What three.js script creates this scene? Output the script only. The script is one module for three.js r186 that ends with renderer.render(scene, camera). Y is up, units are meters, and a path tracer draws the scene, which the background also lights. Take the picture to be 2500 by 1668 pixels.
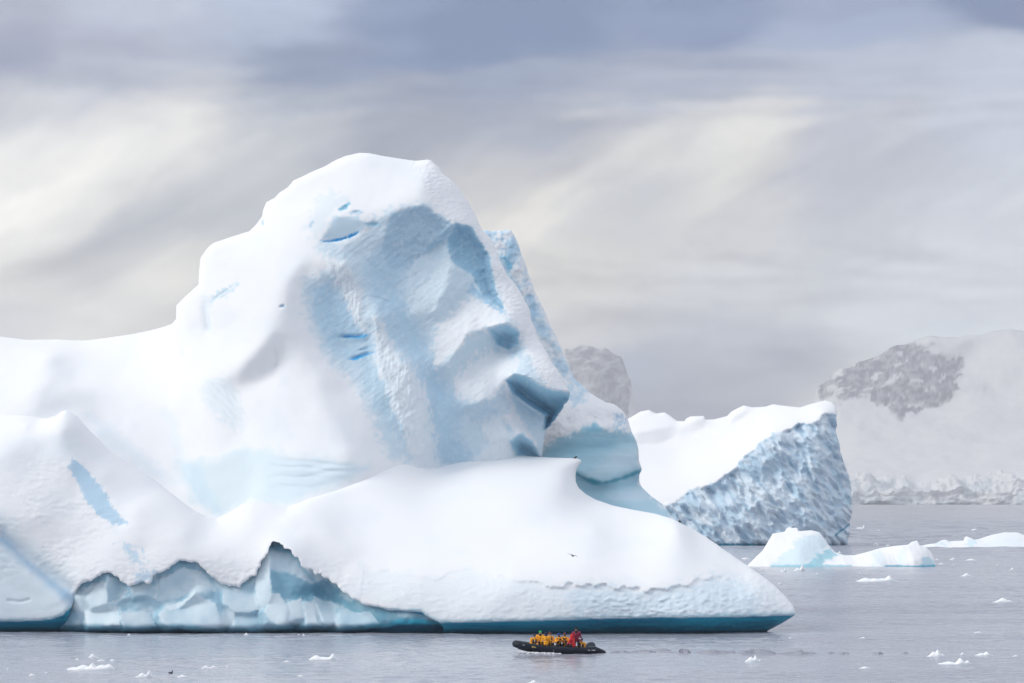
import * as THREE from 'three';
import { ImprovedNoise } from 'three/addons/math/ImprovedNoise.js';
import { mergeGeometries } from 'three/addons/utils/BufferGeometryUtils.js';
import { MarchingCubes } from 'three/addons/objects/MarchingCubes.js';
import { TextGeometry } from 'three/addons/geometries/TextGeometry.js';
import { FontLoader } from 'three/addons/loaders/FontLoader.js';
import { ConvexGeometry } from 'three/addons/geometries/ConvexGeometry.js';

// ---------------------------------------------------------------- camera, sky, sun, exposure
const scene = new THREE.Scene();
const LENS = 6944, CX = 1250, CY = 834, EYE = 9.4, PITCH = Math.atan((1220 - CY) / LENS);   // a 100 mm lens on a deck 9.4 m above the sea
const camera = new THREE.PerspectiveCamera(2 * Math.atan(CY / LENS) * 180 / Math.PI, 1024 / 683, 1, 40000);
camera.position.set(0, EYE, 0);
camera.rotation.x = PITCH;
const renderer = new THREE.WebGLRenderer({ antialias: true });
renderer.toneMapping = THREE.LinearToneMapping;
const EXPOSURE = 1.35, HAZE = 1.6e-4;
renderer.toneMappingExposure = EXPOSURE;
renderer.shadowMap.enabled = true;

const SUN = new THREE.Vector3(-0.86, 0.52, 0.10).normalize();
const sun = new THREE.DirectionalLight(0xfff9f0, 1.5);
sun.position.copy(SUN).multiplyScalar(400).add(new THREE.Vector3(0, 0, -220));
sun.target.position.set(0, 0, -220);
sun.castShadow = true;
sun.shadow.radius = 44;
Object.assign(sun.shadow.camera, { left: -120, right: 120, top: 120, bottom: -120, near: 10, far: 900 });
sun.shadow.mapSize.set(4096, 4096);
scene.add(sun, sun.target);

// ---------------------------------------------------------------- helpers: random numbers, noise, points along a sight line
const rng = (s) => () => { s = (s + 0x6d2b79f5) | 0; let t = Math.imul(s ^ (s >>> 15), 1 | s); t = (t + Math.imul(t ^ (t >>> 7), 61 | t)) ^ t; return ((t ^ (t >>> 14)) >>> 0) / 4294967296; };
const PN = new ImprovedNoise();
const noise = (x, y, z = 0) => PN.noise(x + 103.7, y + 71.3, z + 37.9);
const fbm = (x, y, z, n = 4, g = 0.5) => { let a = 1, s = 0, f = 1; for (let i = 0; i < n; i++) { s += a * noise(x * f, y * f, z * f + i * 7.7); a *= g; f *= 2.03; } return s; };
const ridged = (x, y, z, n = 3) => { let a = 1, s = 0, f = 1; for (let i = 0; i < n; i++) { s += a * (1 - 2 * Math.abs(noise(x * f, y * f, z * f + i * 5.1))); a *= 0.5; f *= 2.1; } return s; };
const clamp = (x, a = 0, b = 1) => Math.min(b, Math.max(a, x));
const smooth = (a, b, x) => { const t = clamp((x - a) / (b - a)); return t * t * (3 - 2 * t); };
const lerp = (a, b, t) => a + (b - a) * t;
const mix3 = (a, b, t) => [lerp(a[0], b[0], t), lerp(a[1], b[1], t), lerp(a[2], b[2], t)];
const COSP = Math.cos(PITCH), SINP = Math.sin(PITCH);
const at = (px, py, d) => {                                                          // where the sight line of the lens through that spot of the photograph stands d metres out
  const a = (px - CX) / LENS, b = (CY - py) / LENS, up = b * COSP + SINP, out = COSP - b * SINP;
  return new THREE.Vector3(a / out * d, EYE + up / out * d, -d);
};
const seaAt = (px, py) => { const p = at(px, py, 1); return at(px, py, EYE / (EYE - p.y)); };   // where that sight line meets the sea
const srgb = (r, g, b) => [r, g, b].map((v) => { v /= 255; return v <= 0.04045 ? v / 12.92 : ((v + 0.055) / 1.055) ** 2.4; });
const used = new Map();
const numbered = (name) => { const n = used.get(name) ?? 0; used.set(name, n + 1); return n ? name + '_' + String(n).padStart(3, '0') : name; };
function tag(o, label, category, group) { o.userData.label = label; o.userData.category = category; if (group) o.userData.group = group; return o; }
function thing(name, label, category, group) { const o = new THREE.Group(); o.name = numbered(name); scene.add(o); return tag(o, label, category, group); }
function part(name, geometry, material, parent) { const m = new THREE.Mesh(geometry, material); m.name = name; m.castShadow = m.receiveShadow = true; parent.add(m); return m; }
function struct(name, geometry, material) { const m = new THREE.Mesh(geometry, material); m.name = numbered(name); m.receiveShadow = true; m.userData.kind = 'structure'; scene.add(m); return m; }

// ---------------------------------------------------------------- sky: an overcast of grey cloud banks with paler rifts, the same all round
// cloud tones of the banks ahead, as [place across, place up, r, g, b] (2350 x 1568 on the photograph)
const TONES = [[0,50,178,184,202],[300,40,196,204,222],[650,30,186,198,221],[900,90,150,164,194],[1200,70,134,150,183],[1050,110,134,149,181],[1600,60,146,160,192],[2000,50,166,179,206],[2330,5,132,146,178],[2340,150,195,203,220],
[0,150,166,173,196],[300,150,178,184,203],[700,150,150,162,188],[1200,180,162,172,194],[1600,170,172,180,200],[2000,170,185,192,210],[2300,250,198,204,219],
[0,260,205,208,215],[300,255,214,215,218],[600,260,188,194,206],[900,260,168,175,192],[1200,280,174,180,196],[1600,275,202,204,210],[2000,280,192,196,208],
[0,400,238,237,234],[200,355,243,241,236],[400,330,234,232,229],[480,300,226,225,223],[600,370,204,206,210],[700,320,194,198,206],[900,330,175,180,192],[1100,400,197,198,203],[1300,360,195,197,204],[1500,370,216,215,213],[1700,330,224,222,218],[1640,380,220,219,216],[1900,400,190,194,206],[2200,400,198,203,214],
[0,500,243,241,237],[100,520,240,238,234],[200,470,225,225,223],[400,450,190,194,202],[300,530,188,192,201],[500,520,188,192,201],[1180,496,234,230,221],[1260,494,238,233,222],[1080,470,205,205,207],[1400,480,200,201,205],[1450,440,190,194,204],[1700,520,205,206,210],[2000,550,200,204,212],[2300,550,206,210,219],
[0,620,222,221,218],[120,590,205,206,208],[200,630,196,198,203],[350,630,229,227,221],[430,600,212,211,208],[1300,620,208,207,206],[1700,650,205,207,212],[2200,650,208,212,220],
[0,720,204,205,210],[60,660,208,208,209],[200,740,222,221,219],[350,730,215,214,213],[1350,750,200,200,204],[1700,750,190,194,203],[2200,750,207,212,220],
[1400,850,178,184,198],[1700,850,184,189,200],[1600,900,181,185,197],[2000,950,215,216,218],[2200,950,224,224,223],[2300,1050,228,228,227],[2000,1050,226,226,225],[1200,1000,200,202,207],[600,1000,206,207,211],[0,1000,208,209,213]]
  .map(([x, y, r, g, b]) => { const m = (r + g + b) / 3, k = r > b ? 0.45 : 0.85; return [x * 1.0638, y * 1.0638, ...srgb(m + (r - m) * k, m + (g - m) * k, m + (b - m) * k)]; });
function skyTexture() {
  const W = 4096, Hh = 2048, data = new Float32Array(W * Hh * 4);
  const rampAt = (el) => SKYLOW + SKYUP * smooth(13, 46, el) + 0.12 * smooth(12, 3, el);                       // pale above, grey towards the horizon
  for (let j = 0; j < Hh; j++) {
    const el = ((j + 0.5) / Hh - 0.5) * 180;
    const e = el * Math.PI / 180, ce = Math.cos(e), se = Math.sin(e), ramp = el > 0 ? rampAt(el) : SKYLOW;
    for (let i = 0; i < W; i++) {
      const az = ((i + 0.5) / W - 0.5) * 2 * Math.PI, x = ce * Math.cos(az), z = ce * Math.sin(az);
      const o = (j * W + i) * 4;
      let c = [ramp * 0.935, ramp * 0.985, ramp * 1.09];
      if (el > -2) {
        const near = el < 45 ? 4 : 2, cl = fbm(x * 2.2, se * 7, z * 2.2, near) * 0.26 * (1 - 0.6 * smooth(30, 80, el));
        c = [c[0] * (1 + cl * 1.1), c[1] * (1 + cl), c[2] * (1 + cl * 0.8)];
        if (z < -0.9 && el < 16) {                                            // the banks ahead
          const v = se * COSP + z * SINP, out = -(z * COSP - se * SINP);
          let px = CX + LENS * x / out, py = CY - LENS * (se * COSP + z * SINP) / out;
          const inside = smooth(-1500, -60, px) * smooth(4000, 2560, px) * smooth(-700, -100, py);
          if (inside > 0) {
            const lean = 0.5 * smooth(110, 330, py) * smooth(780, 560, py), ca = Math.cos(lean), sa = Math.sin(lean);   // the banks lean in the middle of the view, lie level above and below
            const u0 = px * ca - py * sa, v0 = px * sa + py * ca, w1 = fbm(u0 / 480, v0 / 150, 3.1, 6, 0.6), w2 = fbm(u0 / 480, v0 / 150, 9.4, 6, 0.6);
            const qx = px + 80 * w1, qy = py + 46 * w2;
            let s = 0, r = 0, g = 0, b = 0;
            for (const t of TONES) {
              const dx = qx - t[0], dy = qy - t[1], a = dx * ca - dy * sa, n = dx * sa + dy * ca;
              const k = 1 / (0.55 + (a * a / 34000 + n * n / 9000)) ** 2.6;
              s += k; r += k * t[2]; g += k * t[3]; b += k * t[4];
            }
            const wisp = 1 + 0.085 * fbm(u0 / 380 + 0.4 * w1, v0 / 85 + 0.5 * w2, 1.7, 6, 0.62) + 0.02 * fbm(px / 320, py / 34 + w1, 5.5, 4, 0.6);
            const clear = Math.exp(-HAZE * Math.min(470 / Math.max(se, 0.03), 8500)), air = [0.31, 0.315, 0.335];   // what the haze lets through of the banks behind it
            const tone = [r / s * wisp, g / s * wisp, b / s * lerp(1, wisp, 0.85)].map((v, q) => Math.max(0.12, (v / EXPOSURE - air[q] * (1 - clear)) / clear));
            c = mix3(c, tone, inside);
          }
        }
      }
      data[o] = c[0]; data[o + 1] = c[1]; data[o + 2] = c[2]; data[o + 3] = 1;
    }
  }
  const t = new THREE.DataTexture(data, W, Hh, THREE.RGBAFormat, THREE.FloatType);
  t.mapping = THREE.EquirectangularReflectionMapping; t.magFilter = t.minFilter = THREE.LinearFilter; t.needsUpdate = true;
  return t;
}
const SKYLOW = 0.39, SKYUP = 0.38;
scene.background = scene.environment = skyTexture();
scene.environmentIntensity = 1;

// ---------------------------------------------------------------- the sculptor: a body of ice as a front and a back over an upright plan (x, height), its depth from survey points
function thinPlate(pts) {                                                            // smooth depth through [x, y, d] points
  const n = pts.length, N = n + 3, A = Array.from({ length: N }, () => new Float64Array(N + 1));
  const k = (r2) => (r2 < 1e-12 ? 0 : r2 * Math.log(r2) * 0.5);
  for (let i = 0; i < n; i++) {
    for (let j = 0; j < n; j++) A[i][j] = k((pts[i][0] - pts[j][0]) ** 2 + (pts[i][1] - pts[j][1]) ** 2);
    A[i][i] += 0.35;
    A[i][n] = A[n][i] = 1; A[i][n + 1] = A[n + 1][i] = pts[i][0]; A[i][n + 2] = A[n + 2][i] = pts[i][1]; A[i][N] = pts[i][2];
  }
  for (let c = 0; c < N; c++) {
    let p = c; for (let r = c + 1; r < N; r++) if (Math.abs(A[r][c]) > Math.abs(A[p][c])) p = r;
    [A[c], A[p]] = [A[p], A[c]];
    for (let r = 0; r < N; r++) if (r !== c && A[r][c]) { const f = A[r][c] / A[c][c]; for (let q = c; q <= N; q++) A[r][q] -= f * A[c][q]; }
  }
  const w = A.map((row, i) => row[N] / row[i]);
  return (x, y) => { let s = w[n] + w[n + 1] * x + w[n + 2] * y; for (let i = 0; i < n; i++) s += w[i] * k((x - pts[i][0]) ** 2 + (y - pts[i][1]) ** 2); return s; };
}
const inPoly = (p, x, y) => { let c = false; for (let i = 0, j = p.length - 1; i < p.length; j = i++) if ((p[i][1] > y) !== (p[j][1] > y) && x < (p[j][0] - p[i][0]) * (y - p[i][1]) / (p[j][1] - p[i][1]) + p[i][0]) c = !c; return c; };
function nearest(p, x, y, closed) {                                                  // [distance, place on it, segment, share along it, side] of a line
  let best = 1e18, bx = 0, by = 0, seg = 0, at_ = 0, side = 1;
  for (let i = 0, n = p.length - (closed ? 0 : 1); i < n; i++) {
    const a = p[i], b = p[(i + 1) % p.length], ux = b[0] - a[0], uy = b[1] - a[1], l = ux * ux + uy * uy || 1e-9;
    let t = ((x - a[0]) * ux + (y - a[1]) * uy) / l; t = t < 0 ? 0 : t > 1 ? 1 : t;
    const qx = a[0] + ux * t, qy = a[1] + uy * t, d = (x - qx) ** 2 + (y - qy) ** 2;
    if (d < best) { best = d; bx = qx; by = qy; seg = i; at_ = t; side = ux * (y - a[1]) - uy * (x - a[0]) > 0 ? 1 : -1; }
  }
  return [Math.sqrt(best), bx, by, seg, at_, side];
}
const signed = (p, x, y) => { const d = nearest(p, x, y, true)[0]; return inPoly(p, x, y) ? d : -d; };
function ragged(p, closed, random, step = 0.2) {                                      // midpoint displacement of the edges that carry an amplitude (4th entry)
  const out = [];
  const go = (a, b, amp) => {
    const l = Math.hypot(b[0] - a[0], b[1] - a[1]);
    if (l < step) return;
    const o = (random() - 0.5) * amp * l, m = [(a[0] + b[0]) / 2 - (b[1] - a[1]) / l * o, (a[1] + b[1]) / 2 + (b[0] - a[0]) / l * o, (a[2] + b[2]) / 2];
    go(a, m, amp); out.push(m); go(m, b, amp);
  };
  for (let i = 0; i < p.length; i++) { out.push(p[i]); if (i < p.length - 1 || closed) { const b = p[(i + 1) % p.length]; if (p[i][3]) go(p[i], b, p[i][3]); } }
  return out;
}
/* o: survey [[px, py, depth]], outline [[px, py, roundness, raggedness]], cell (m), facets [{ p: [[px, py]], g: [rise of depth to the right, rise of depth upward] }], pull (1/m2),
   shape(x, y, d, s, T) -> more depth, color(x, y, d, T, nx, ny) -> [r, g, b], parts(x, y, T) -> part number, bulk (m) */
function sculpt(o) {
  const survey = o.survey.map(([px, py, d]) => { const p = at(px, py, d); return [p.x, p.y, d]; });
  const base = thinPlate(survey), mean = survey.reduce((s, p) => s + p[2], 0) / survey.length;
  const onto = (px, py, extra = 0) => { let d = mean, p; for (let i = 0; i < 9; i++) { p = at(px, py, d); d = base(p.x, p.y) + extra; } return [p.x, p.y]; };
  const line = (pts, closed, seed = 1) => ragged(pts.map((q) => [...onto(q[0], q[1]), q[2] ?? 0, q[3] ?? 0]), closed, rng(seed));
  const T = { onto, line, base };
  if (o.prepare) o.prepare(T);
  const edge = ragged(o.outline.map((q) => [...onto(q[0], q[1], q[2] ?? 0.6), q[2] ?? 0.6, q[3] ?? 0]), true, rng(o.seed ?? 5), o.cell);
  let x0 = 1e9, x1 = -1e9, y0 = 1e9, y1 = -1e9;
  for (const p of edge) { x0 = Math.min(x0, p[0]); x1 = Math.max(x1, p[0]); y0 = Math.min(y0, p[1]); y1 = Math.max(y1, p[1]); }
  const h = o.cell; x0 -= 2 * h; y0 -= 2 * h;
  const nx = Math.ceil((x1 - x0) / h) + 3, ny = Math.ceil((y1 - y0) / h) + 3, n = nx * ny;
  const X = new Float32Array(n), Y = new Float32Array(n), D0 = new Float32Array(n), S = new Float32Array(n), R = new Float32Array(n), gx = new Float32Array(n), gy = new Float32Array(n);
  // depth of the survey on every fourth node, between them by bicubic-like blending
  const q = 4, cx = Math.ceil(nx / q) + 3, cy = Math.ceil(ny / q) + 3, C = new Float32Array(cx * cy);
  for (let j = 0; j < cy; j++) for (let i = 0; i < cx; i++) C[j * cx + i] = base(x0 + (i - 1) * q * h, y0 + (j - 1) * q * h);
  const cub = (a, b, c, d, t) => b + 0.5 * t * (c - a + t * (2 * a - 5 * b + 4 * c - d + t * (3 * (b - c) + d - a)));
  for (let j = 0; j < ny; j++) for (let i = 0; i < nx; i++) {
    const k = j * nx + i, u = i / q, v = j / q, a = Math.floor(u), b = Math.floor(v), r = [];
    for (let m = 0; m < 4; m++) { const row = (Math.min(b + m, cy - 1)) * cx + a; r.push(cub(C[row], C[row + 1], C[row + 2], C[row + 3] ?? C[row + 2], u - a)); }
    X[k] = x0 + i * h; Y[k] = y0 + j * h; D0[k] = cub(r[0], r[1], r[2], r[3], v - b);
    const near = nearest(edge, X[k], Y[k], true);
    S[k] = inPoly(edge, X[k], Y[k]) ? near[0] : -near[0];
    R[k] = lerp(edge[near[3]][2], edge[(near[3] + 1) % edge.length][2], near[4]);
    if (S[k] < 0 && S[k] > -1.5 * h) { X[k] = near[1]; Y[k] = near[2]; }
  }
  // facets: planes of a given tilt, joined into one surface (least squares of slopes)
  const w = new Float32Array(n);
  if (o.facets) {
    const put = (f) => {
      const p = line(f.p, true); let a0 = 1e9, a1 = -1e9, b0 = 1e9, b1 = -1e9;
      for (const v of p) { a0 = Math.min(a0, v[0]); a1 = Math.max(a1, v[0]); b0 = Math.min(b0, v[1]); b1 = Math.max(b1, v[1]); }
      for (let j = Math.max(1, Math.floor((b0 - y0) / h)); j < Math.min(ny - 1, (b1 - y0) / h + 1); j++) for (let i = Math.max(1, Math.floor((a0 - x0) / h)); i < Math.min(nx - 1, (a1 - x0) / h + 1); i++) {
        const k = j * nx + i;
        const wob = f.wob ?? 0.25, xx = x0 + i * h, yy = y0 + j * h;
        if (!inPoly(p, xx + wob * fbm(xx * 0.9, yy * 0.9, 4.2, 3), yy + wob * fbm(xx * 0.9, yy * 0.9, 8.2, 3))) continue;
        const bx = (D0[k + 1] - D0[k - 1]) / (2 * h), by = (D0[k + nx] - D0[k - nx]) / (2 * h);
        gx[k] = f.g[0] - bx; gy[k] = f.g[1] - by;
      }
    };
    const blur = (a, r) => {                                                         // three passes of a running mean, along and across
      const t = new Float32Array(n), row = (from, to, step, count) => { let s = 0; for (let i = -r; i < count; i++) { if (i + r < count) s += from[(i + r) * step]; if (i - r - 1 >= 0) s -= from[(i - r - 1) * step]; if (i >= 0) to[i * step] = s / (2 * r + 1); } };
      for (let q = 0; q < 3; q++) { for (let j = 0; j < ny; j++) row(a.subarray(j * nx, (j + 1) * nx), t.subarray(j * nx, (j + 1) * nx), 1, nx); for (let i = 0; i < nx; i++) row(t.subarray(i), a.subarray(i), nx, ny); }
    };
    o.facets.filter((f) => f.soft).forEach(put);
    const r = Math.round((o.soft ?? 0.35) / h); blur(gx, r); blur(gy, r);
    o.facets.filter((f) => !f.soft).forEach(put);
    blur(gx, 1); blur(gy, 1);
    const pull = (o.pull ?? 0.06) * h * h;
    for (let it = 0; it < 220; it++) for (let j = 1; j < ny - 1; j++) for (let i = 1; i < nx - 1; i++) {
      const k = j * nx + i;
      if (S[k] < -1.5 * h) continue;
      const target = (w[k - 1] + w[k + 1] + w[k - nx] + w[k + nx] - h * 0.5 * (gx[k + 1] - gx[k - 1] + gy[k + nx] - gy[k - nx])) / (4 + pull);
      w[k] += 1.75 * (target - w[k]);
    }
  }
  const id = new Int32Array(n).fill(-1), P = [], B = [], cell = [];
  for (let k = 0; k < n; k++) if (S[k] > -1.5 * h) {
    const s = Math.max(0, S[k]), r = R[k], round = s < r ? r - Math.sqrt(Math.max(0, r * r - (r - s) ** 2)) : 0;
    const d = D0[k] + w[k] + round + (o.shape ? o.shape(X[k], Y[k], D0[k] + w[k], s, T) : 0);
    id[k] = P.length / 3; P.push(X[k], Y[k], -d); cell.push(k);
    const back = Math.max(d + (s > 0 ? 0.02 + s * 0.3 : 0), D0[k] + r + Math.min(s * 0.9, o.bulk ?? 12));
    B.push(X[k], Y[k], S[k] <= 0 ? -d : -back);
  }
  const front = [], parts = [];
  for (let j = 0; j < ny - 1; j++) for (let i = 0; i < nx - 1; i++) {
    const k = j * nx + i, a = k, b = k + 1, c = k + nx + 1, d = k + nx;
    if (!(S[a] > 0 || S[b] > 0 || S[c] > 0 || S[d] > 0) || id[a] < 0 || id[b] < 0 || id[c] < 0 || id[d] < 0) continue;
    const t = (i + j) % 2 ? [[a, b, c], [a, c, d]] : [[a, b, d], [b, c, d]];
    for (const f of t) front.push(...f.map((v) => id[v]));
  }
  const g = new THREE.BufferGeometry();
  g.setAttribute('position', new THREE.Float32BufferAttribute(P, 3)); g.setIndex(front); g.computeVertexNormals();
  const N = g.attributes.normal.array, col = new Float32Array(P.length), uv = new Float32Array(P.length / 3 * 2);
  for (let v = 0; v < cell.length; v++) {
    const c = o.color(P[3 * v], P[3 * v + 1], -P[3 * v + 2], T, N[3 * v], N[3 * v + 1]);
    col[3 * v] = c[0]; col[3 * v + 1] = c[1]; col[3 * v + 2] = c[2];
    uv[2 * v] = P[3 * v] + 0.45 * P[3 * v + 2]; uv[2 * v + 1] = P[3 * v + 1] - 0.5 * P[3 * v + 2];
  }
  g.setAttribute('color', new THREE.BufferAttribute(col, 3)); g.setAttribute('uv', new THREE.BufferAttribute(uv, 2));
  const gb = new THREE.BufferGeometry();
  gb.setAttribute('position', new THREE.Float32BufferAttribute(B, 3)); gb.setIndex(front.map((_, i) => front[i - (i % 3) + [0, 2, 1][i % 3]])); gb.computeVertexNormals();
  gb.setAttribute('color', new THREE.BufferAttribute(new Float32Array(P.length).fill(0.84), 3)); gb.setAttribute('uv', g.attributes.uv);
  T.depth = (x, y) => { const i = clamp(Math.round((x - x0) / h), 0, nx - 1), j = clamp(Math.round((y - y0) / h), 0, ny - 1), v = id[j * nx + i]; return v < 0 ? base(x, y) : -P[3 * v + 2]; };
  // the front in its parts, cut along the part numbers
  const lists = new Map();
  for (let f = 0; f < front.length; f += 3) {
    const v = front[f], key = o.parts ? o.parts(P[3 * v], P[3 * v + 1], T) : 0;
    if (!lists.has(key)) lists.set(key, []);
    lists.get(key).push(front[f], front[f + 1], front[f + 2]);
  }
  const pick = (list) => {
    const to = new Map(), G = new THREE.BufferGeometry(), idx = [], a = { position: [], normal: [], color: [], uv: [] };
    for (const v of list) { if (!to.has(v)) { to.set(v, to.size); for (const [key, arr] of Object.entries(a)) { const s = g.attributes[key], m = s.itemSize; for (let c = 0; c < m; c++) arr.push(s.array[v * m + c]); } } idx.push(to.get(v)); }
    for (const [key, arr] of Object.entries(a)) G.setAttribute(key, new THREE.Float32BufferAttribute(arr, key === 'uv' ? 2 : 3));
    G.setIndex(idx); return G;
  };
  const fronts = new Map([...lists].map(([key, list]) => [key, pick(list)]));
  const tall = [...lists].sort((p, r) => r[1].length - p[1].length)[0][0];
  fronts.set(tall, mergeGeometries([fronts.get(tall), gb]));                            // the hidden back belongs to the largest part
  return { fronts, T };
}

// ---------------------------------------------------------------- materials of ice
const mSnow = new THREE.MeshStandardMaterial({ vertexColors: true, roughness: 0.92, metalness: 0 });
const mIce = new THREE.MeshPhysicalMaterial({ vertexColors: true, roughness: 0.5, metalness: 0, ior: 1.31 });
const mWetIce = new THREE.MeshPhysicalMaterial({ vertexColors: true, roughness: 0.25, metalness: 0, ior: 1.31 });
const SNOW = [0.87, 0.885, 0.905], FIRN = [0.74, 0.82, 0.87], PALE = [0.60, 0.745, 0.84], BLUE = [0.40, 0.60, 0.77], DEEP = [0.15, 0.36, 0.53], DARK = [0.36, 0.61, 0.76], VIVID = [0.02, 0.42, 0.82], TEAL = [0.16, 0.46, 0.60], SEAICE = [0.012, 0.34, 0.50], NAVY = [0.006, 0.09, 0.16];
// a patch of ice of another colour: its outline, how soft and how ragged it is (metres), how long its grain is across and up
const key = (k, p) => ({ ...p, key: k });
const patch = (p, color, soft = 0.25, rag = 0.4, scale = 0.7, amount = 1, sy = scale) => ({ p, color, soft, rag, scale, sy, amount });
function patches(list) {
  let box = null; const keys = {};
  return {
    prepare(T) { box = list.map((q, i) => { const p = T.line(q.p, true, 40 + i); const m = q.soft + q.rag * 1.6; return { ...q, p, x0: Math.min(...p.map((v) => v[0])) - m, x1: Math.max(...p.map((v) => v[0])) + m, y0: Math.min(...p.map((v) => v[1])) - m, y1: Math.max(...p.map((v) => v[1])) + m }; }); },
    color(c, x, y, z = 0) {
      for (const [i, q] of box.entries()) {
        if (x < q.x0 || x > q.x1 || y < q.y0 || y > q.y1) continue;
        const s = signed(q.p, x, y) + q.rag * fbm(x / q.scale, y / q.sy, 3.3 * i, 4, 0.6);
        const t = smooth(-q.soft, q.soft, s) * q.amount;
        if (t > 0) c = mix3(c, q.color, t);
      }
      return c;
    },
    inside(key, x, y) { const q = box[typeof key === 'number' ? key : keys[key] ?? (keys[key] = box.findIndex((b) => b.key === key))]; return x > q.x0 && x < q.x1 && y > q.y0 && y < q.y1 ? signed(q.p, x, y) : -9; },
  };
}
// strokes: creases, steps and ridges along a line, [points, half width (m), depth (m, + into the ice), kind]
function strokes(list) {
  let made = null;
  return {
    prepare(T) { made = list.map((q, i) => ({ ...q, l: T.line(q.p, false, 90 + i) })).map((q) => ({ ...q, x0: Math.min(...q.l.map((v) => v[0])) - q.w * 3, x1: Math.max(...q.l.map((v) => v[0])) + q.w * 3, y0: Math.min(...q.l.map((v) => v[1])) - q.w * 3, y1: Math.max(...q.l.map((v) => v[1])) + q.w * 3 })); },
    depth(x, y) {
      let s = 0;
      for (const [i, q] of made.entries()) {
        if (x < q.x0 || x > q.x1 || y < q.y0 || y > q.y1) continue;
        const [d, , , seg, t, side] = nearest(q.l, x, y, false), e = q.ends ? smooth(0, q.ends, seg + t) * smooth(0, q.ends, q.l.length - 1 - seg - t) : 1;
        const u = d / q.w;
        if (q.kind === 'step') s += q.d * e * (side > 0 ? 0 : (1 - Math.exp(-d / (q.w * 0.25))) * Math.exp(-Math.max(0, d - q.w) / (q.fade ?? 2)));
        else s += q.d * e * Math.exp(-u * u * 2);
      }
      return s;
    },
  };
}
const iceberg = thing('iceberg', 'huge white iceberg, largest of all, with tall blue-faced peak and low snow dome', 'iceberg');

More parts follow.
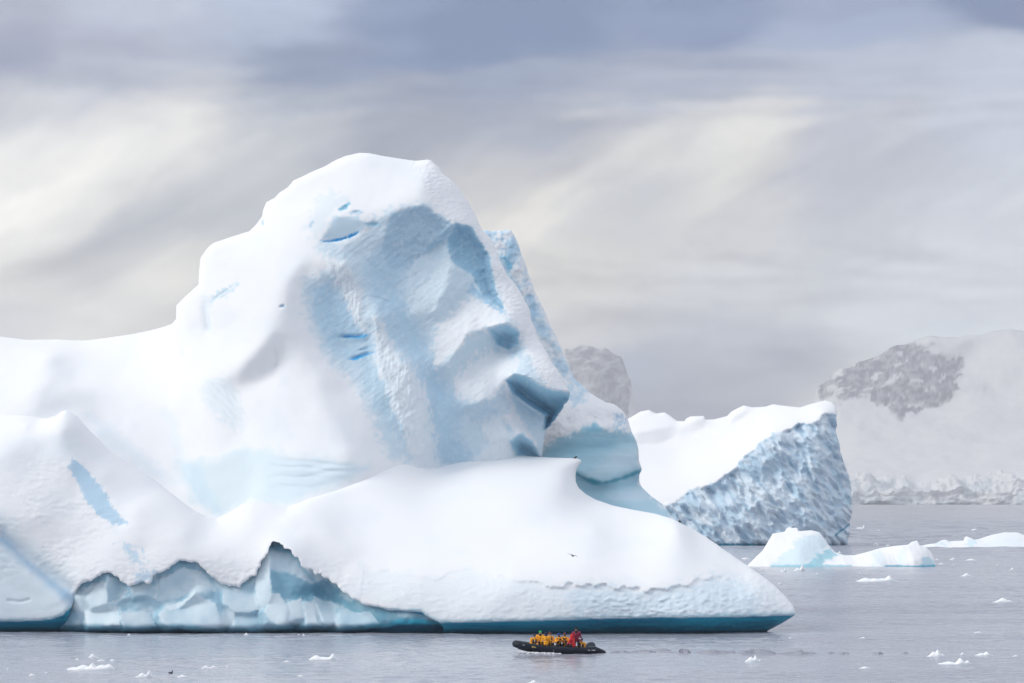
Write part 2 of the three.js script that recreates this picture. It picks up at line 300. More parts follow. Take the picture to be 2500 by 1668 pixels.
// ---------------------------------------------------------------- the snow dome and the left ridge, nearest the boat
let domeT;
{
  const under = [[-400, 1519], [0, 1516], [77, 1515], [123, 1511], [151, 1502], [168, 1485], [200, 1460], [1030, 1494], [1050, 1510], [1075, 1520], [1120, 1519], [1260, 1516], [1400, 1512.5], [1655, 1507], [1942, 1500]];
  const crackP = [[862, 1374], [878, 1377, 0, .25], [900, 1380, 0, .25], [950, 1390, 0, .25], [1000, 1405, 0, .25], [1022, 1408, 0, .25], [1060, 1417, 0, .25], [1075, 1412, 0, .25], [1090, 1400, 0, .25], [1110, 1394, 0, .25], [1150, 1388, 0, .25], [1180, 1395, 0, .25], [1215, 1407, 0, .25], [1230, 1404, 0, .25], [1270, 1420, 0, .25], [1300, 1418, 0, .25], [1345, 1435, 0, .25], [1375, 1435, 0, .25], [1390, 1420, 0, .3], [1405, 1430, 0, .3], [1440, 1426, 0, .4], [1470, 1425, 0, .4], [1490, 1432, 0, .4], [1530, 1430, 0, .4], [1560, 1433, 0, .4], [1580, 1446, 0, .4], [1600, 1436, 0, .4], [1630, 1440, 0, .4], [1650, 1430, 0, .4], [1690, 1425, 0, .4], [1705, 1410, 0, .4], [1740, 1405, 0, .4], [1795, 1396]];
  let lip, crack, shelf, hump;
  const tint = patches([
    patch([[878, 1384], [1022, 1412], [1090, 1404], [1150, 1392], [1215, 1411], [1300, 1422], [1375, 1438], [1470, 1429], [1580, 1449], [1690, 1428], [1740, 1408], [1800, 1400], [1850, 1415], [1920, 1480], [1935, 1520], [1000, 1530], [960, 1480], [860, 1440]], FIRN, 0.5, 0.5, 1.3, 0.55),
    patch([[1380, 1440], [1490, 1436], [1580, 1452], [1690, 1432], [1740, 1410], [1800, 1420], [1850, 1470], [1850, 1506], [1500, 1512], [1400, 1500]], [0.62, 0.76, 0.86], 0.5, 0.9, 0.6, 0.6, 0.22),
    patch([[-60, 1298], [5, 1306], [70, 1366], [120, 1408], [165, 1440], [190, 1478], [172, 1478], [120, 1440], [60, 1385], [0, 1330], [-60, 1310]], BLUE, 0.5, 0.2, 1.5, 0.95),
    key('lowface', patch([[-60, 1310], [0, 1330], [60, 1385], [120, 1440], [172, 1478], [150, 1500], [70, 1514], [-60, 1516]], [0.68, 0.80, 0.87], 0.5, 0.3, 1.5, 0.8)),
    patch([[-60, 1235], [0, 1250], [70, 1310], [130, 1360], [200, 1418], [165, 1440], [120, 1408], [70, 1366], [5, 1306], [-60, 1298]], [0.72, 0.82, 0.87], 0.6, 0.3, 1.5, 0.7),
    patch([[164, 1140], [178, 1120], [200, 1134], [226, 1168], [252, 1200], [274, 1240], [306, 1278], [280, 1283], [240, 1262], [206, 1218], [186, 1174]], [0.50, 0.68, 0.82], 0.06, 0.2, 0.2),
    patch([[300, 1325], [322, 1330], [335, 1350], [345, 1368], [325, 1372], [308, 1350]], [0.62, 0.76, 0.86], 0.2, 0.8, 0.35),
    patch([[345, 1390], [372, 1396], [380, 1400], [366, 1424], [330, 1424]], [0.58, 0.72, 0.83], 0.15, 0.5, 0.4),
    patch([[150, 1060], [172, 1090], [170, 1130], [120, 1130], [60, 1130], [90, 1100]], FIRN, 0.6, 0.7, 0.5, 0.5),
  ]);
  const cuts = strokes([
    { p: [[-60, 1285], [0, 1310], [70, 1366], [120, 1408], [165, 1443], [192, 1486]], w: 0.75, d: 0.85 },
    { p: [[12, 1174], [50, 1210], [90, 1255], [130, 1302], [180, 1350], [232, 1410]], w: 0.09, d: 0.05 },
    { p: [[20, 1466], [48, 1470], [72, 1464]], w: 0.12, d: 0.10 },
  ]);
  const ice = sculpt({
    cell: 0.085, bulk: 9, seed: 11, pull: 0.05,
    survey: [[1942, 1501, 203], [1900, 1440, 205], [1800, 1365, 210], [1700, 1297, 216], [1600, 1255, 221], [1500, 1236, 224], [1440, 1212, 226.5], [1404, 1165, 228], [1410, 1120, 229], [1330, 1117, 230], [1250, 1112, 230.5], [1150, 1118, 230], [1074, 1138, 228.5], [1000, 1125, 226], [1035, 1138, 227],
      [1250, 1480, 199.5], [1250, 1440, 200], [1250, 1400, 201.6], [1250, 1330, 206.5], [1250, 1250, 213.5], [1250, 1180, 222], [1450, 1300, 210], [1450, 1400, 202], [1380, 1180, 224],
      [1600, 1480, 200.2], [1600, 1430, 201], [1600, 1400, 202.5], [1600, 1330, 208.5], [1750, 1460, 201], [1750, 1400, 204.5], [1850, 1480, 201.8], [1850, 1440, 203.6], [1650, 1290, 213],
      [1000, 1480, 200.6], [1000, 1420, 201.8], [1000, 1350, 205.2], [1000, 1250, 213], [1000, 1180, 220.5], [1120, 1260, 212.8],
      [850, 1360, 204.2], [850, 1290, 208.6], [850, 1230, 213.5], [850, 1190, 216.8], [900, 1165, 219.2], [930, 1440, 201.8],
      [760, 1216, 213.5], [704, 1238, 211.2], [620, 1226, 210.5], [620, 1270, 206.6], [620, 1320, 204.2], [740, 1310, 204.4], [700, 1270, 207.2], [560, 1252, 209], [530, 1266, 208.2], [530, 1330, 203.9], [540, 1420, 202.2], [450, 1372, 202.2], [450, 1300, 204.2], [420, 1207, 209], [380, 1178, 210], [320, 1137, 211], [270, 1104, 211.6], [230, 1063, 212], [189, 1017, 212.4], [158, 1002, 212.4], [155, 1050, 209.4], [250, 1160, 207.6], [330, 1250, 204.6],
      [100, 1100, 208.2], [0, 1068, 209.2], [60, 1040, 210.4], [0, 1012, 214.5], [100, 1022, 214], [-80, 1012, 215], [0, 1200, 205.4], [100, 1250, 204.6], [200, 1200, 206.6], [220, 1310, 203.9], [300, 1400, 202], [200, 1410, 202.2], [0, 1285, 203.9], [-80, 1270, 204], [60, 1420, 203.6], [0, 1400, 203.9], [110, 1480, 202.8], [0, 1510, 202.4], [-80, 1500, 202.4], [350, 1340, 202.9], [640, 1380, 202.6], [800, 1405, 202.6],
      [0, 1600, 202.4], [500, 1600, 202], [1000, 1600, 200.4], [1500, 1600, 199.8], [1900, 1600, 202]],
    outline: [[-160, 1010, 1], [0, 1013, 1], [60, 1014, 1], [95, 1020, .9], [115, 1022, .8], [138, 1015, .8], [150, 1004, .8], [158, 1002, .7], [166, 1003, .6], [189, 1017, .5], [230, 1063, .5], [271, 1104, .5], [319, 1135, .5], [370, 1168, .6], [419, 1206, .6], [450, 1230, .7], [475, 1248, .8], [502, 1260, .9], [531, 1265, .9], [556, 1252, .9], [577, 1240, .9], [594, 1229, .9], [620, 1225, 1], [653, 1228, 1.1], [704, 1237, 1], [760, 1216, .6], [830, 1195, .5], [900, 1166, .5], [960, 1140, .5], [985, 1126, .6], [1000, 1123, .7],
      [1015, 1133, .8], [1043, 1138, .9], [1074, 1138, .9], [1112, 1125.5, .9], [1153, 1117, .9], [1199, 1111.5, .9], [1237, 1110, .9], [1271, 1111.5, .9], [1301, 1115, .9], [1362, 1118, .8], [1408, 1119.5, .6], [1417, 1122, .4], [1420, 1128, .35], [1413, 1136, .3], [1408, 1146, .3], [1405, 1161, .3], [1406, 1177, .4], [1413, 1192, .5], [1431, 1207, .7], [1454, 1220, .9], [1498, 1235, 1], [1549, 1245.5, 1], [1600, 1254.5, 1], [1645, 1268, 1], [1665, 1279, 1, .05], [1699, 1295.5, 1, .05], [1724, 1311, 1, .05], [1755, 1332.5, .9, .04], [1783, 1352, .9], [1819, 1377, .9], [1857, 1403, .9], [1890, 1428, .8], [1916, 1454, .7], [1934, 1474, .5], [1941, 1490, .4], [1942.5, 1501, .3], [1936, 1507, .3], [1916, 1523, .3], [1888, 1541, .3], [1860, 1562, .3], [1860, 1600, .2], [1082, 1600, .2],
      [1082, 1534, .1], [1070, 1521, .12, .1], [1050, 1510, .15, .15], [1025, 1501, .2, .15], [1000, 1495, .2, .15], [972, 1493.5, .2, .15], [934, 1486, .2, .15], [883, 1474, .2, .2], [862, 1463, .2, .2], [832, 1441, .2, .3], [806, 1419.5, .2, .4], [788, 1408, .15, .4], [777, 1393, .15, .3], [771, 1405, .15, .4], [755, 1390, .15, .5], [730, 1370, .15, .5], [712, 1347, .15, .5], [684, 1327, .15, .4], [668, 1321, .15, .3], [661, 1326, .15, .3], [656, 1342, .15, .3], [648, 1356, .15, .4], [638, 1370, .15, .4], [628, 1393, .15, .3], [626, 1405, .15, .3], [615, 1407, .15, .4], [594, 1423, .15, .4], [587, 1435, .15, .3], [560, 1433, .2, .3], [541, 1427, .2, .25], [518, 1410, .2, .25], [495, 1387, .2, .3], [472, 1372, .2, .4], [444, 1370, .2, .4], [421, 1380, .15, .4], [401, 1395, .15, .4], [383, 1399, .15, .4], [365, 1426, .15, .3], [350, 1421, .15, .3], [329, 1428, .15, .3], [315, 1432, .15, .3], [301, 1423, .15, .3], [286, 1408, .15, .4], [271, 1400, .15, .4], [235, 1410, .15, .4], [204, 1423, .2, .3], [188, 1439, .25, .2], [178, 1456, .3, .2], [172, 1484, .3, .1], [160, 1520, .2], [160, 1600, .2], [-160, 1600, .3]],
    facets: [
      { soft: 1, p: [[740, 1245], [800, 1300], [875, 1365], [830, 1410], [790, 1400], [740, 1330], [690, 1290]], g: [0.48, 0.55] },
      { soft: 1, p: [[610, 1240], [690, 1245], [740, 1290], [660, 1310], [600, 1290]], g: [0.03, 1.00] },
      { soft: 1, p: [[160, 1010], [230, 1075], [300, 1135], [380, 1190], [330, 1210], [250, 1160], [190, 1090], [165, 1040]], g: [0.48, 0.55] },
      { soft: 1, p: [[60, 1075], [150, 1030], [165, 1120], [190, 1180], [100, 1160], [40, 1110]], g: [-0.18, 0.34] },
      { p: [[178, 1120], [200, 1134], [230, 1172], [258, 1205], [306, 1278], [284, 1284], [240, 1262], [206, 1218], [186, 1172], [168, 1140]], g: [0.75, -0.2], wob: .1 },
      { soft: 1, p: [[-80, 1020], [60, 1018], [140, 1024], [110, 1052], [20, 1066], [-80, 1066]], g: [0.00, 1.60] },
      { soft: 1, p: [[-80, 1320], [0, 1332], [60, 1388], [120, 1442], [168, 1480], [150, 1505], [70, 1516], [-80, 1516]], g: [-0.15, 0.20] },
      { soft: 1, p: [[-80, 1240], [0, 1255], [130, 1365], [180, 1430], [120, 1405], [0, 1305], [-80, 1290]], g: [0.15, 0.05] },
    ],
    prepare(T) {
      lip = T.line(under, false); crack = T.line(crackP, false, 3); tint.prepare(T); cuts.prepare(T);
      for (const p of lip) p[1] += 0;
      shelf = (x) => { for (let i = 0; i < lip.length - 1; i++) if (x <= lip[i + 1][0]) return lerp(lip[i][1], lip[i + 1][1], clamp((x - lip[i][0]) / (lip[i + 1][0] - lip[i][0]))); return lip[lip.length - 1][1]; };
      hump = T.onto(820, 1380);
    },
    shape(x, y, d, s, T) {
      let e = cuts.depth(x, y);
      // the dome's snow ends in a broken edge above older ice
      if (x > crack[0][0] - 1) {
        const [c, , , seg, t, side] = nearest(crack, x, y, false), along = (seg + t) / crack.length;
        if (c < 3 && side < 0 && x > crack[0][0] - 0.2 && x < crack[crack.length - 1][0] + 0.1) e += (0.10 + 0.20 * smooth(0.3, 0.6, along)) * (1 - Math.exp(-c / 0.07)) * Math.exp(-c / 1.6) * smooth(0, 0.03, along) * smooth(1, 0.93, along);
        const below = side < 0 ? smooth(0, 0.8, c) : 0, right = smooth(1350, 1500, CX + x / 201 * LENS);
        if (below > 0) e += below * (0.035 + 0.065 * right) * (1 - Math.abs(2 * fbm(x * 1.1, y * 2.6, 2.2, 3))) ;
      }
      // crusty snow over the ragged opening
      const ix = CX + x / 203 * LENS, rough = smooth(900, 780, ix) * smooth(6.8, 3.2, y) * smooth(0.4, 1.2, y);
      const glazed = smooth(-1.6, -0.2, tint.inside('lowface', x, y));
      if (rough > 0) e += (1 - glazed) * rough * 0.055 * fbm(x * 2.1, y * 5, 1.3, 4, 0.6);
      const crust = smooth(330, 240, ix) * smooth(2.5, 4, y) * smooth(13.5, 11, y);
      if (crust > 0) e += crust * 0.045 * fbm(x * 1.6 + y * 0.9, y * 3.6, 6.3, 5, 0.62) * smooth(-0.3, 0.4, noise(x * 0.3, y * 0.4, 9) + 0.1);
      e += 0.05 * fbm(x * 0.35, y * 0.6, 2.7, 3) + 0.006 * fbm(x * 3, y * 3, 4.4, 2);
      // the melted notch at the waterline
      const below = shelf(x) - y;
      if (below > -0.5) e += 2.1 * 0.5 * (below + Math.sqrt(below * below + 0.012)) - 0.02 + 0.05 * fbm(x * 0.4, y * 4, 8.8, 2) * smooth(0, 0.3, below);
      return e;
    },
    color(x, y, d, T, nx, ny) {
      let c = mix3(SNOW, [0.82, 0.86, 0.9], 0.5 * smooth(0.1, 0.5, fbm(x * 0.25, y * 0.4, 11, 3)));
      c = tint.color(c, x, y);
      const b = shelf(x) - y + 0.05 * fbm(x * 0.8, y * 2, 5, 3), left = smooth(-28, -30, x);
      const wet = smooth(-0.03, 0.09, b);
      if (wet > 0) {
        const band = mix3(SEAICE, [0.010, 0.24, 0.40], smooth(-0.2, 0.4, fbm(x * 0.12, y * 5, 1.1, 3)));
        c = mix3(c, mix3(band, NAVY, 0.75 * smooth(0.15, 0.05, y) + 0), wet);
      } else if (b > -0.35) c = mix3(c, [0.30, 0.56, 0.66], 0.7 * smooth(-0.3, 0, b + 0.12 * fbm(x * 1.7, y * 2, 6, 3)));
      return c;
    },
    parts: (x, y) => (shelf(x) - y > -0.02 ? (x < -20 ? 'left' : 'undercut') : 'dome'),
  });
  part('snow_dome', ice.fronts.get('dome'), mSnow, iceberg);
  const notch = part('undercut', ice.fronts.get('undercut'), mWetIce, iceberg);
  notch.userData.label = 'dark teal wet ice where the dome is melted back at the waterline';
  part('undercut', ice.fronts.get('left'), mWetIce, iceberg);
  domeT = ice.T;
}

// ---------------------------------------------------------------- the tall peak and the slopes at its left
{
  let stripAt;
  const tint = patches([
    // 0: the bare ice face
    key('face', patch([[772, 604], [790, 588], [832, 600], [880, 575], [905, 540], [930, 528], [960, 512], [1035, 499], [1070, 528], [1112, 548], [1150, 556], [1190, 618], [1212, 700], [1232, 762], [1262, 800], [1290, 870], [1330, 948], [1385, 962], [1345, 1040], [1330, 1130], [1074, 1140], [1000, 1130], [958, 1120], [930, 1080], [900, 1000], [860, 930], [800, 880], [760, 800], [735, 720], [745, 680], [800, 660], [830, 640]], PALE, 0.5, 0.5, 0.45, 0.9)),
    // smooth blue channels
    patch([[930, 600], [1000, 640], [975, 700], [1030, 820], [1085, 930], [1130, 1000], [1118, 1060], [1155, 1125], [1080, 1135], [1058, 1080], [1048, 980], [1012, 890], [950, 820], [905, 720], [885, 650]], [0.46, 0.65, 0.795], 0.7, 0.3, 0.5, 0.85),
    patch([[758, 700], [800, 690], [850, 740], [868, 790], [902, 830], [895, 872], [840, 872], [800, 835], [768, 770]], [0.47, 0.67, 0.82], 0.4, 0.3, 0.4, 0.85),
    patch([[870, 880], [905, 860], [930, 900], [975, 1000], [990, 1080], [960, 1060], [915, 990]], [0.5, 0.68, 0.8], 0.3, 0.5, 0.5, 0.7, 1.3),
    // the darker upper face
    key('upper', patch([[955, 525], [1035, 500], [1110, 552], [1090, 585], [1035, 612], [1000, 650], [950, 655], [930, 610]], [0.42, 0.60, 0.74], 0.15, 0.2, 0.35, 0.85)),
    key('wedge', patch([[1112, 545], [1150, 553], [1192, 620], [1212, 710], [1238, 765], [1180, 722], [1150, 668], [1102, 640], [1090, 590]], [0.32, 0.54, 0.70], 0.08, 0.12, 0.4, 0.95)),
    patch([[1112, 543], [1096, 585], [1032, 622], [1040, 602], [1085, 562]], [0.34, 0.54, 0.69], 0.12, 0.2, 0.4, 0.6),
    patch([[1150, 690], [1180, 722], [1232, 765], [1205, 757], [1165, 720], [1145, 712]], [0.36, 0.6, 0.78], 0.15, 0.2, 0.4, 0.9),
    // pale crusted ribs
    key('rib', patch([[798, 632], [840, 640], [872, 690], [888, 745], [884, 800], [858, 770], [838, 715], [808, 672]], [0.76, 0.82, 0.87], 0.15, 0.6, 0.25, 0.9, 0.9)),
    key('rib2', patch([[912, 775], [930, 790], [962, 852], [1018, 905], [1050, 985], [1058, 1060], [1068, 1140], [1010, 1140], [985, 1060], [950, 960], [915, 880]], [0.76, 0.82, 0.87], 0.15, 0.7, 0.25, 0.85, 0.9)),
    // pale blocks on the right
    patch([[1040, 690], [1085, 620], [1105, 645], [1095, 690], [1060, 760], [1000, 770], [985, 720]], [0.68, 0.80, 0.87], 0.12, 0.5, 0.5, 0.9),
    key('ledge', patch([[1150, 720], [1205, 755], [1242, 772], [1225, 800], [1150, 812], [1112, 860], [1065, 900], [1055, 840], [1070, 790], [1110, 760]], [0.84, 0.865, 0.89], 0.15, 0.5, 0.4, 0.9)),
    key('ledge2', patch([[1175, 860], [1240, 850], [1270, 880], [1260, 910], [1230, 940], [1215, 970], [1150, 990], [1118, 960], [1110, 930], [1140, 890]], [0.82, 0.85, 0.885], 0.15, 0.6, 0.3, 0.85, 0.8)),
    patch([[1240, 935], [1260, 1000], [1300, 1070], [1328, 1130], [1290, 1130], [1250, 1050], [1200, 990]], [0.84, 0.86, 0.89], 0.12, 0.3, 0.4, 0.9),
    key('ledge3', patch([[1165, 1030], [1225, 1005], [1240, 1060], [1260, 1130], [1160, 1130], [1190, 1080]], [0.80, 0.85, 0.89], 0.2, 0.5, 0.3, 0.7, 0.9)),
    patch([[1120, 1000], [1150, 985], [1205, 970], [1235, 960], [1255, 1010], [1200, 1010], [1160, 1030], [1145, 1020]], [0.5, 0.66, 0.78], 0.2, 0.4, 0.4, 0.6),
    // dark overhangs of clear ice
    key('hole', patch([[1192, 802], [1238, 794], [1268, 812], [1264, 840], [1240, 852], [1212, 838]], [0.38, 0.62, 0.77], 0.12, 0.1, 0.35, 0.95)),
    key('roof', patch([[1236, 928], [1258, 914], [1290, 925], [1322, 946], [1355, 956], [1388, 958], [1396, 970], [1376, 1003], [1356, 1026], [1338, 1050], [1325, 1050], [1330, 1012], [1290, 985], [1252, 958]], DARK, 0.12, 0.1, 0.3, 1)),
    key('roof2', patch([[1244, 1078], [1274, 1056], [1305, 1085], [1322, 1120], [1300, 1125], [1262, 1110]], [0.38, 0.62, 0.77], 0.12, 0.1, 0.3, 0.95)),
    // cuts of clear blue ice
    patch([[785, 585], [800, 560], [815, 532], [842, 528], [872, 530], [892, 545], [896, 552], [872, 568], [830, 582]], [0.56, 0.73, 0.84], 0.15, 0.35, 0.5, 0.85),
    patch([[780, 584], [800, 586], [830, 580], [860, 571], [880, 563], [870, 575], [830, 586], [795, 591]], VIVID, 0.08, 0.15, 0.4, 0.9),
    patch([[826, 510], [842, 498], [852, 491], [855, 500], [846, 512], [830, 516]], [0.2, 0.55, 0.74], 0.1, 0.1, 0.4, 0.9),
    patch([[852, 515], [885, 514], [888, 522], [858, 524]], [0.42, 0.62, 0.77], 0.1, 0.2, 0.3, 0.8),
    patch([[890, 545], [930, 546], [934, 553], [898, 556]], [0.34, 0.6, 0.77], 0.1, 0.1, 0.3, 0.8),
    patch([[775, 476], [800, 470], [845, 478], [830, 500], [812, 520], [795, 560], [770, 575], [745, 560], [765, 520]], FIRN, 0.4, 0.8, 0.6, 0.7),
    patch([[752, 550], [762, 536], [766, 540], [758, 555]], BLUE, 0.08, 0.1, 0.3, 0.7),
    patch([[828, 822], [850, 818], [872, 820], [903, 815], [888, 825], [862, 827]], VIVID, 0.1, 0.06, 0.4, 0.9),
    patch([[848, 878], [866, 872], [885, 864], [914, 859], [890, 870], [866, 879]], VIVID, 0.08, 0.06, 0.4, 1),
    patch([[870, 856], [890, 848], [915, 844], [890, 856]], VIVID, 0.12, 0.1, 0.4, 0.6),
    patch([[805, 826], [845, 822], [910, 840], [915, 858], [880, 868], [830, 866], [800, 846]], [0.55, 0.73, 0.84], 0.3, 0.3, 0.6, 0.7),
    patch([[680, 749], [690, 744], [698, 746], [694, 751]], [0.42, 0.62, 0.78], 0.06, 0.05, 0.3, 1),
    patch([[508, 735], [530, 712], [560, 698], [580, 690], [572, 700], [545, 720], [525, 732]], [0.62, 0.77, 0.86], 0.12, 0.5, 0.3, 0.9),
    patch([[638, 540], [644, 535], [645, 548], [640, 552]], BLUE, 0.06, 0.05, 0.3, 0.7),
    patch([[491, 720], [512, 724], [514, 780], [522, 815], [500, 800], [494, 770]], FIRN, 0.3, 0.4, 0.3, 0.8),
    // pale blue hollows low on the left
    patch([[432, 1120], [450, 1120], [520, 1126], [560, 1110], [595, 1085], [620, 1095], [700, 1110], [760, 1118], [905, 1140], [860, 1170], [760, 1205], [700, 1235], [600, 1228], [540, 1262], [520, 1258], [470, 1220], [446, 1170]], [0.68, 0.80, 0.855], 0.5, 0.4, 0.9, 0.85),
    patch([[445, 1135], [490, 1140], [520, 1200], [545, 1255], [525, 1258], [480, 1215], [455, 1170]], [0.62, 0.77, 0.87], 0.3, 0.3, 0.9, 0.6),
    key('fan', patch([[655, 1120], [760, 1120], [905, 1140], [840, 1172], [740, 1205], [690, 1225], [650, 1180]], [0.70, 0.81, 0.88], 0.3, 0.5, 0.9, 0.7)),
    key('comb', patch([[500, 930], [545, 915], [572, 945], [590, 1010], [575, 1050], [540, 1030], [505, 990], [490, 955]], [0.76, 0.84, 0.89], 0.4, 0.6, 0.4, 0.8)),
    patch([[200, 1010], [260, 1040], [330, 1100], [400, 1150], [430, 1190], [380, 1170], [290, 1110], [225, 1050]], [0.74, 0.82, 0.88], 0.5, 0.4, 0.8, 0.6),
    patch([[400, 990], [425, 1010], [445, 1075], [460, 1150], [440, 1150], [425, 1080]], [0.76, 0.84, 0.9], 0.5, 0.4, 0.8, 0.6),
  ]);
  const cuts = strokes([
    { p: [[782, 589], [800, 588], [830, 583], [860, 574], [882, 564]], w: 0.14, d: 0.22, ends: 1 },
    { p: [[815, 824], [838, 821], [868, 821], [903, 815]], w: 0.2, d: 0.3, ends: 1 },
    { p: [[846, 878], [866, 873], [885, 866], [915, 859]], w: 0.18, d: 0.3, ends: 1 },
    { p: [[862, 858], [890, 852], [917, 843]], w: 0.13, d: 0.16, ends: 1 },
    { p: [[824, 513], [842, 509], [855, 496]], w: 0.25, d: 0.3, ends: 1 },
    { p: [[678, 751], [688, 748], [699, 745]], w: 0.16, d: 0.25, ends: 1 },
    { p: [[850, 521], [870, 519], [888, 516]], w: 0.16, d: 0.18, ends: 1 }, { p: [[886, 553], [910, 548], [934, 550]], w: 0.18, d: 0.2, ends: 1 },
    { p: [[506, 737], [525, 725], [545, 711], [580, 690]], w: 0.16, d: 0.14, ends: 1 }, { p: [[520, 738], [545, 722], [562, 710]], w: 0.1, d: 0.1, ends: 1 },
    { p: [[666, 845], [672, 870], [670, 895], [662, 912]], w: 0.3, d: 0.16, ends: 1 },
    { p: [[895, 722], [925, 727], [945, 735], [965, 745]], w: 0.08, d: 0.1, ends: 1 }, { p: [[930, 800], [945, 795], [958, 786]], w: 0.08, d: -0.08, ends: 1 },
    { p: [[630, 1112], [690, 1124], [760, 1128], [820, 1136], [900, 1140]], w: 0.22, d: 0.12, ends: 1 }, { p: [[650, 1135], [700, 1142], [740, 1140], [800, 1150], [860, 1152]], w: 0.16, d: 0.09, ends: 1 }, { p: [[655, 1158], [720, 1166], [760, 1163], [810, 1172]], w: 0.16, d: 0.08, ends: 1 }, { p: [[660, 1180], [700, 1188], [740, 1186]], w: 0.14, d: 0.06, ends: 1 }, { p: [[640, 1122], [720, 1132], [790, 1142]], w: 0.1, d: 0.06, ends: 1 },
    { p: [[430, 800], [440, 830], [452, 860], [458, 880]], w: 0.5, d: 0.35, ends: 1 }, { p: [[492, 720], [500, 760], [508, 800], [515, 820]], w: 0.5, d: 0.3, ends: 1 },
  ]);
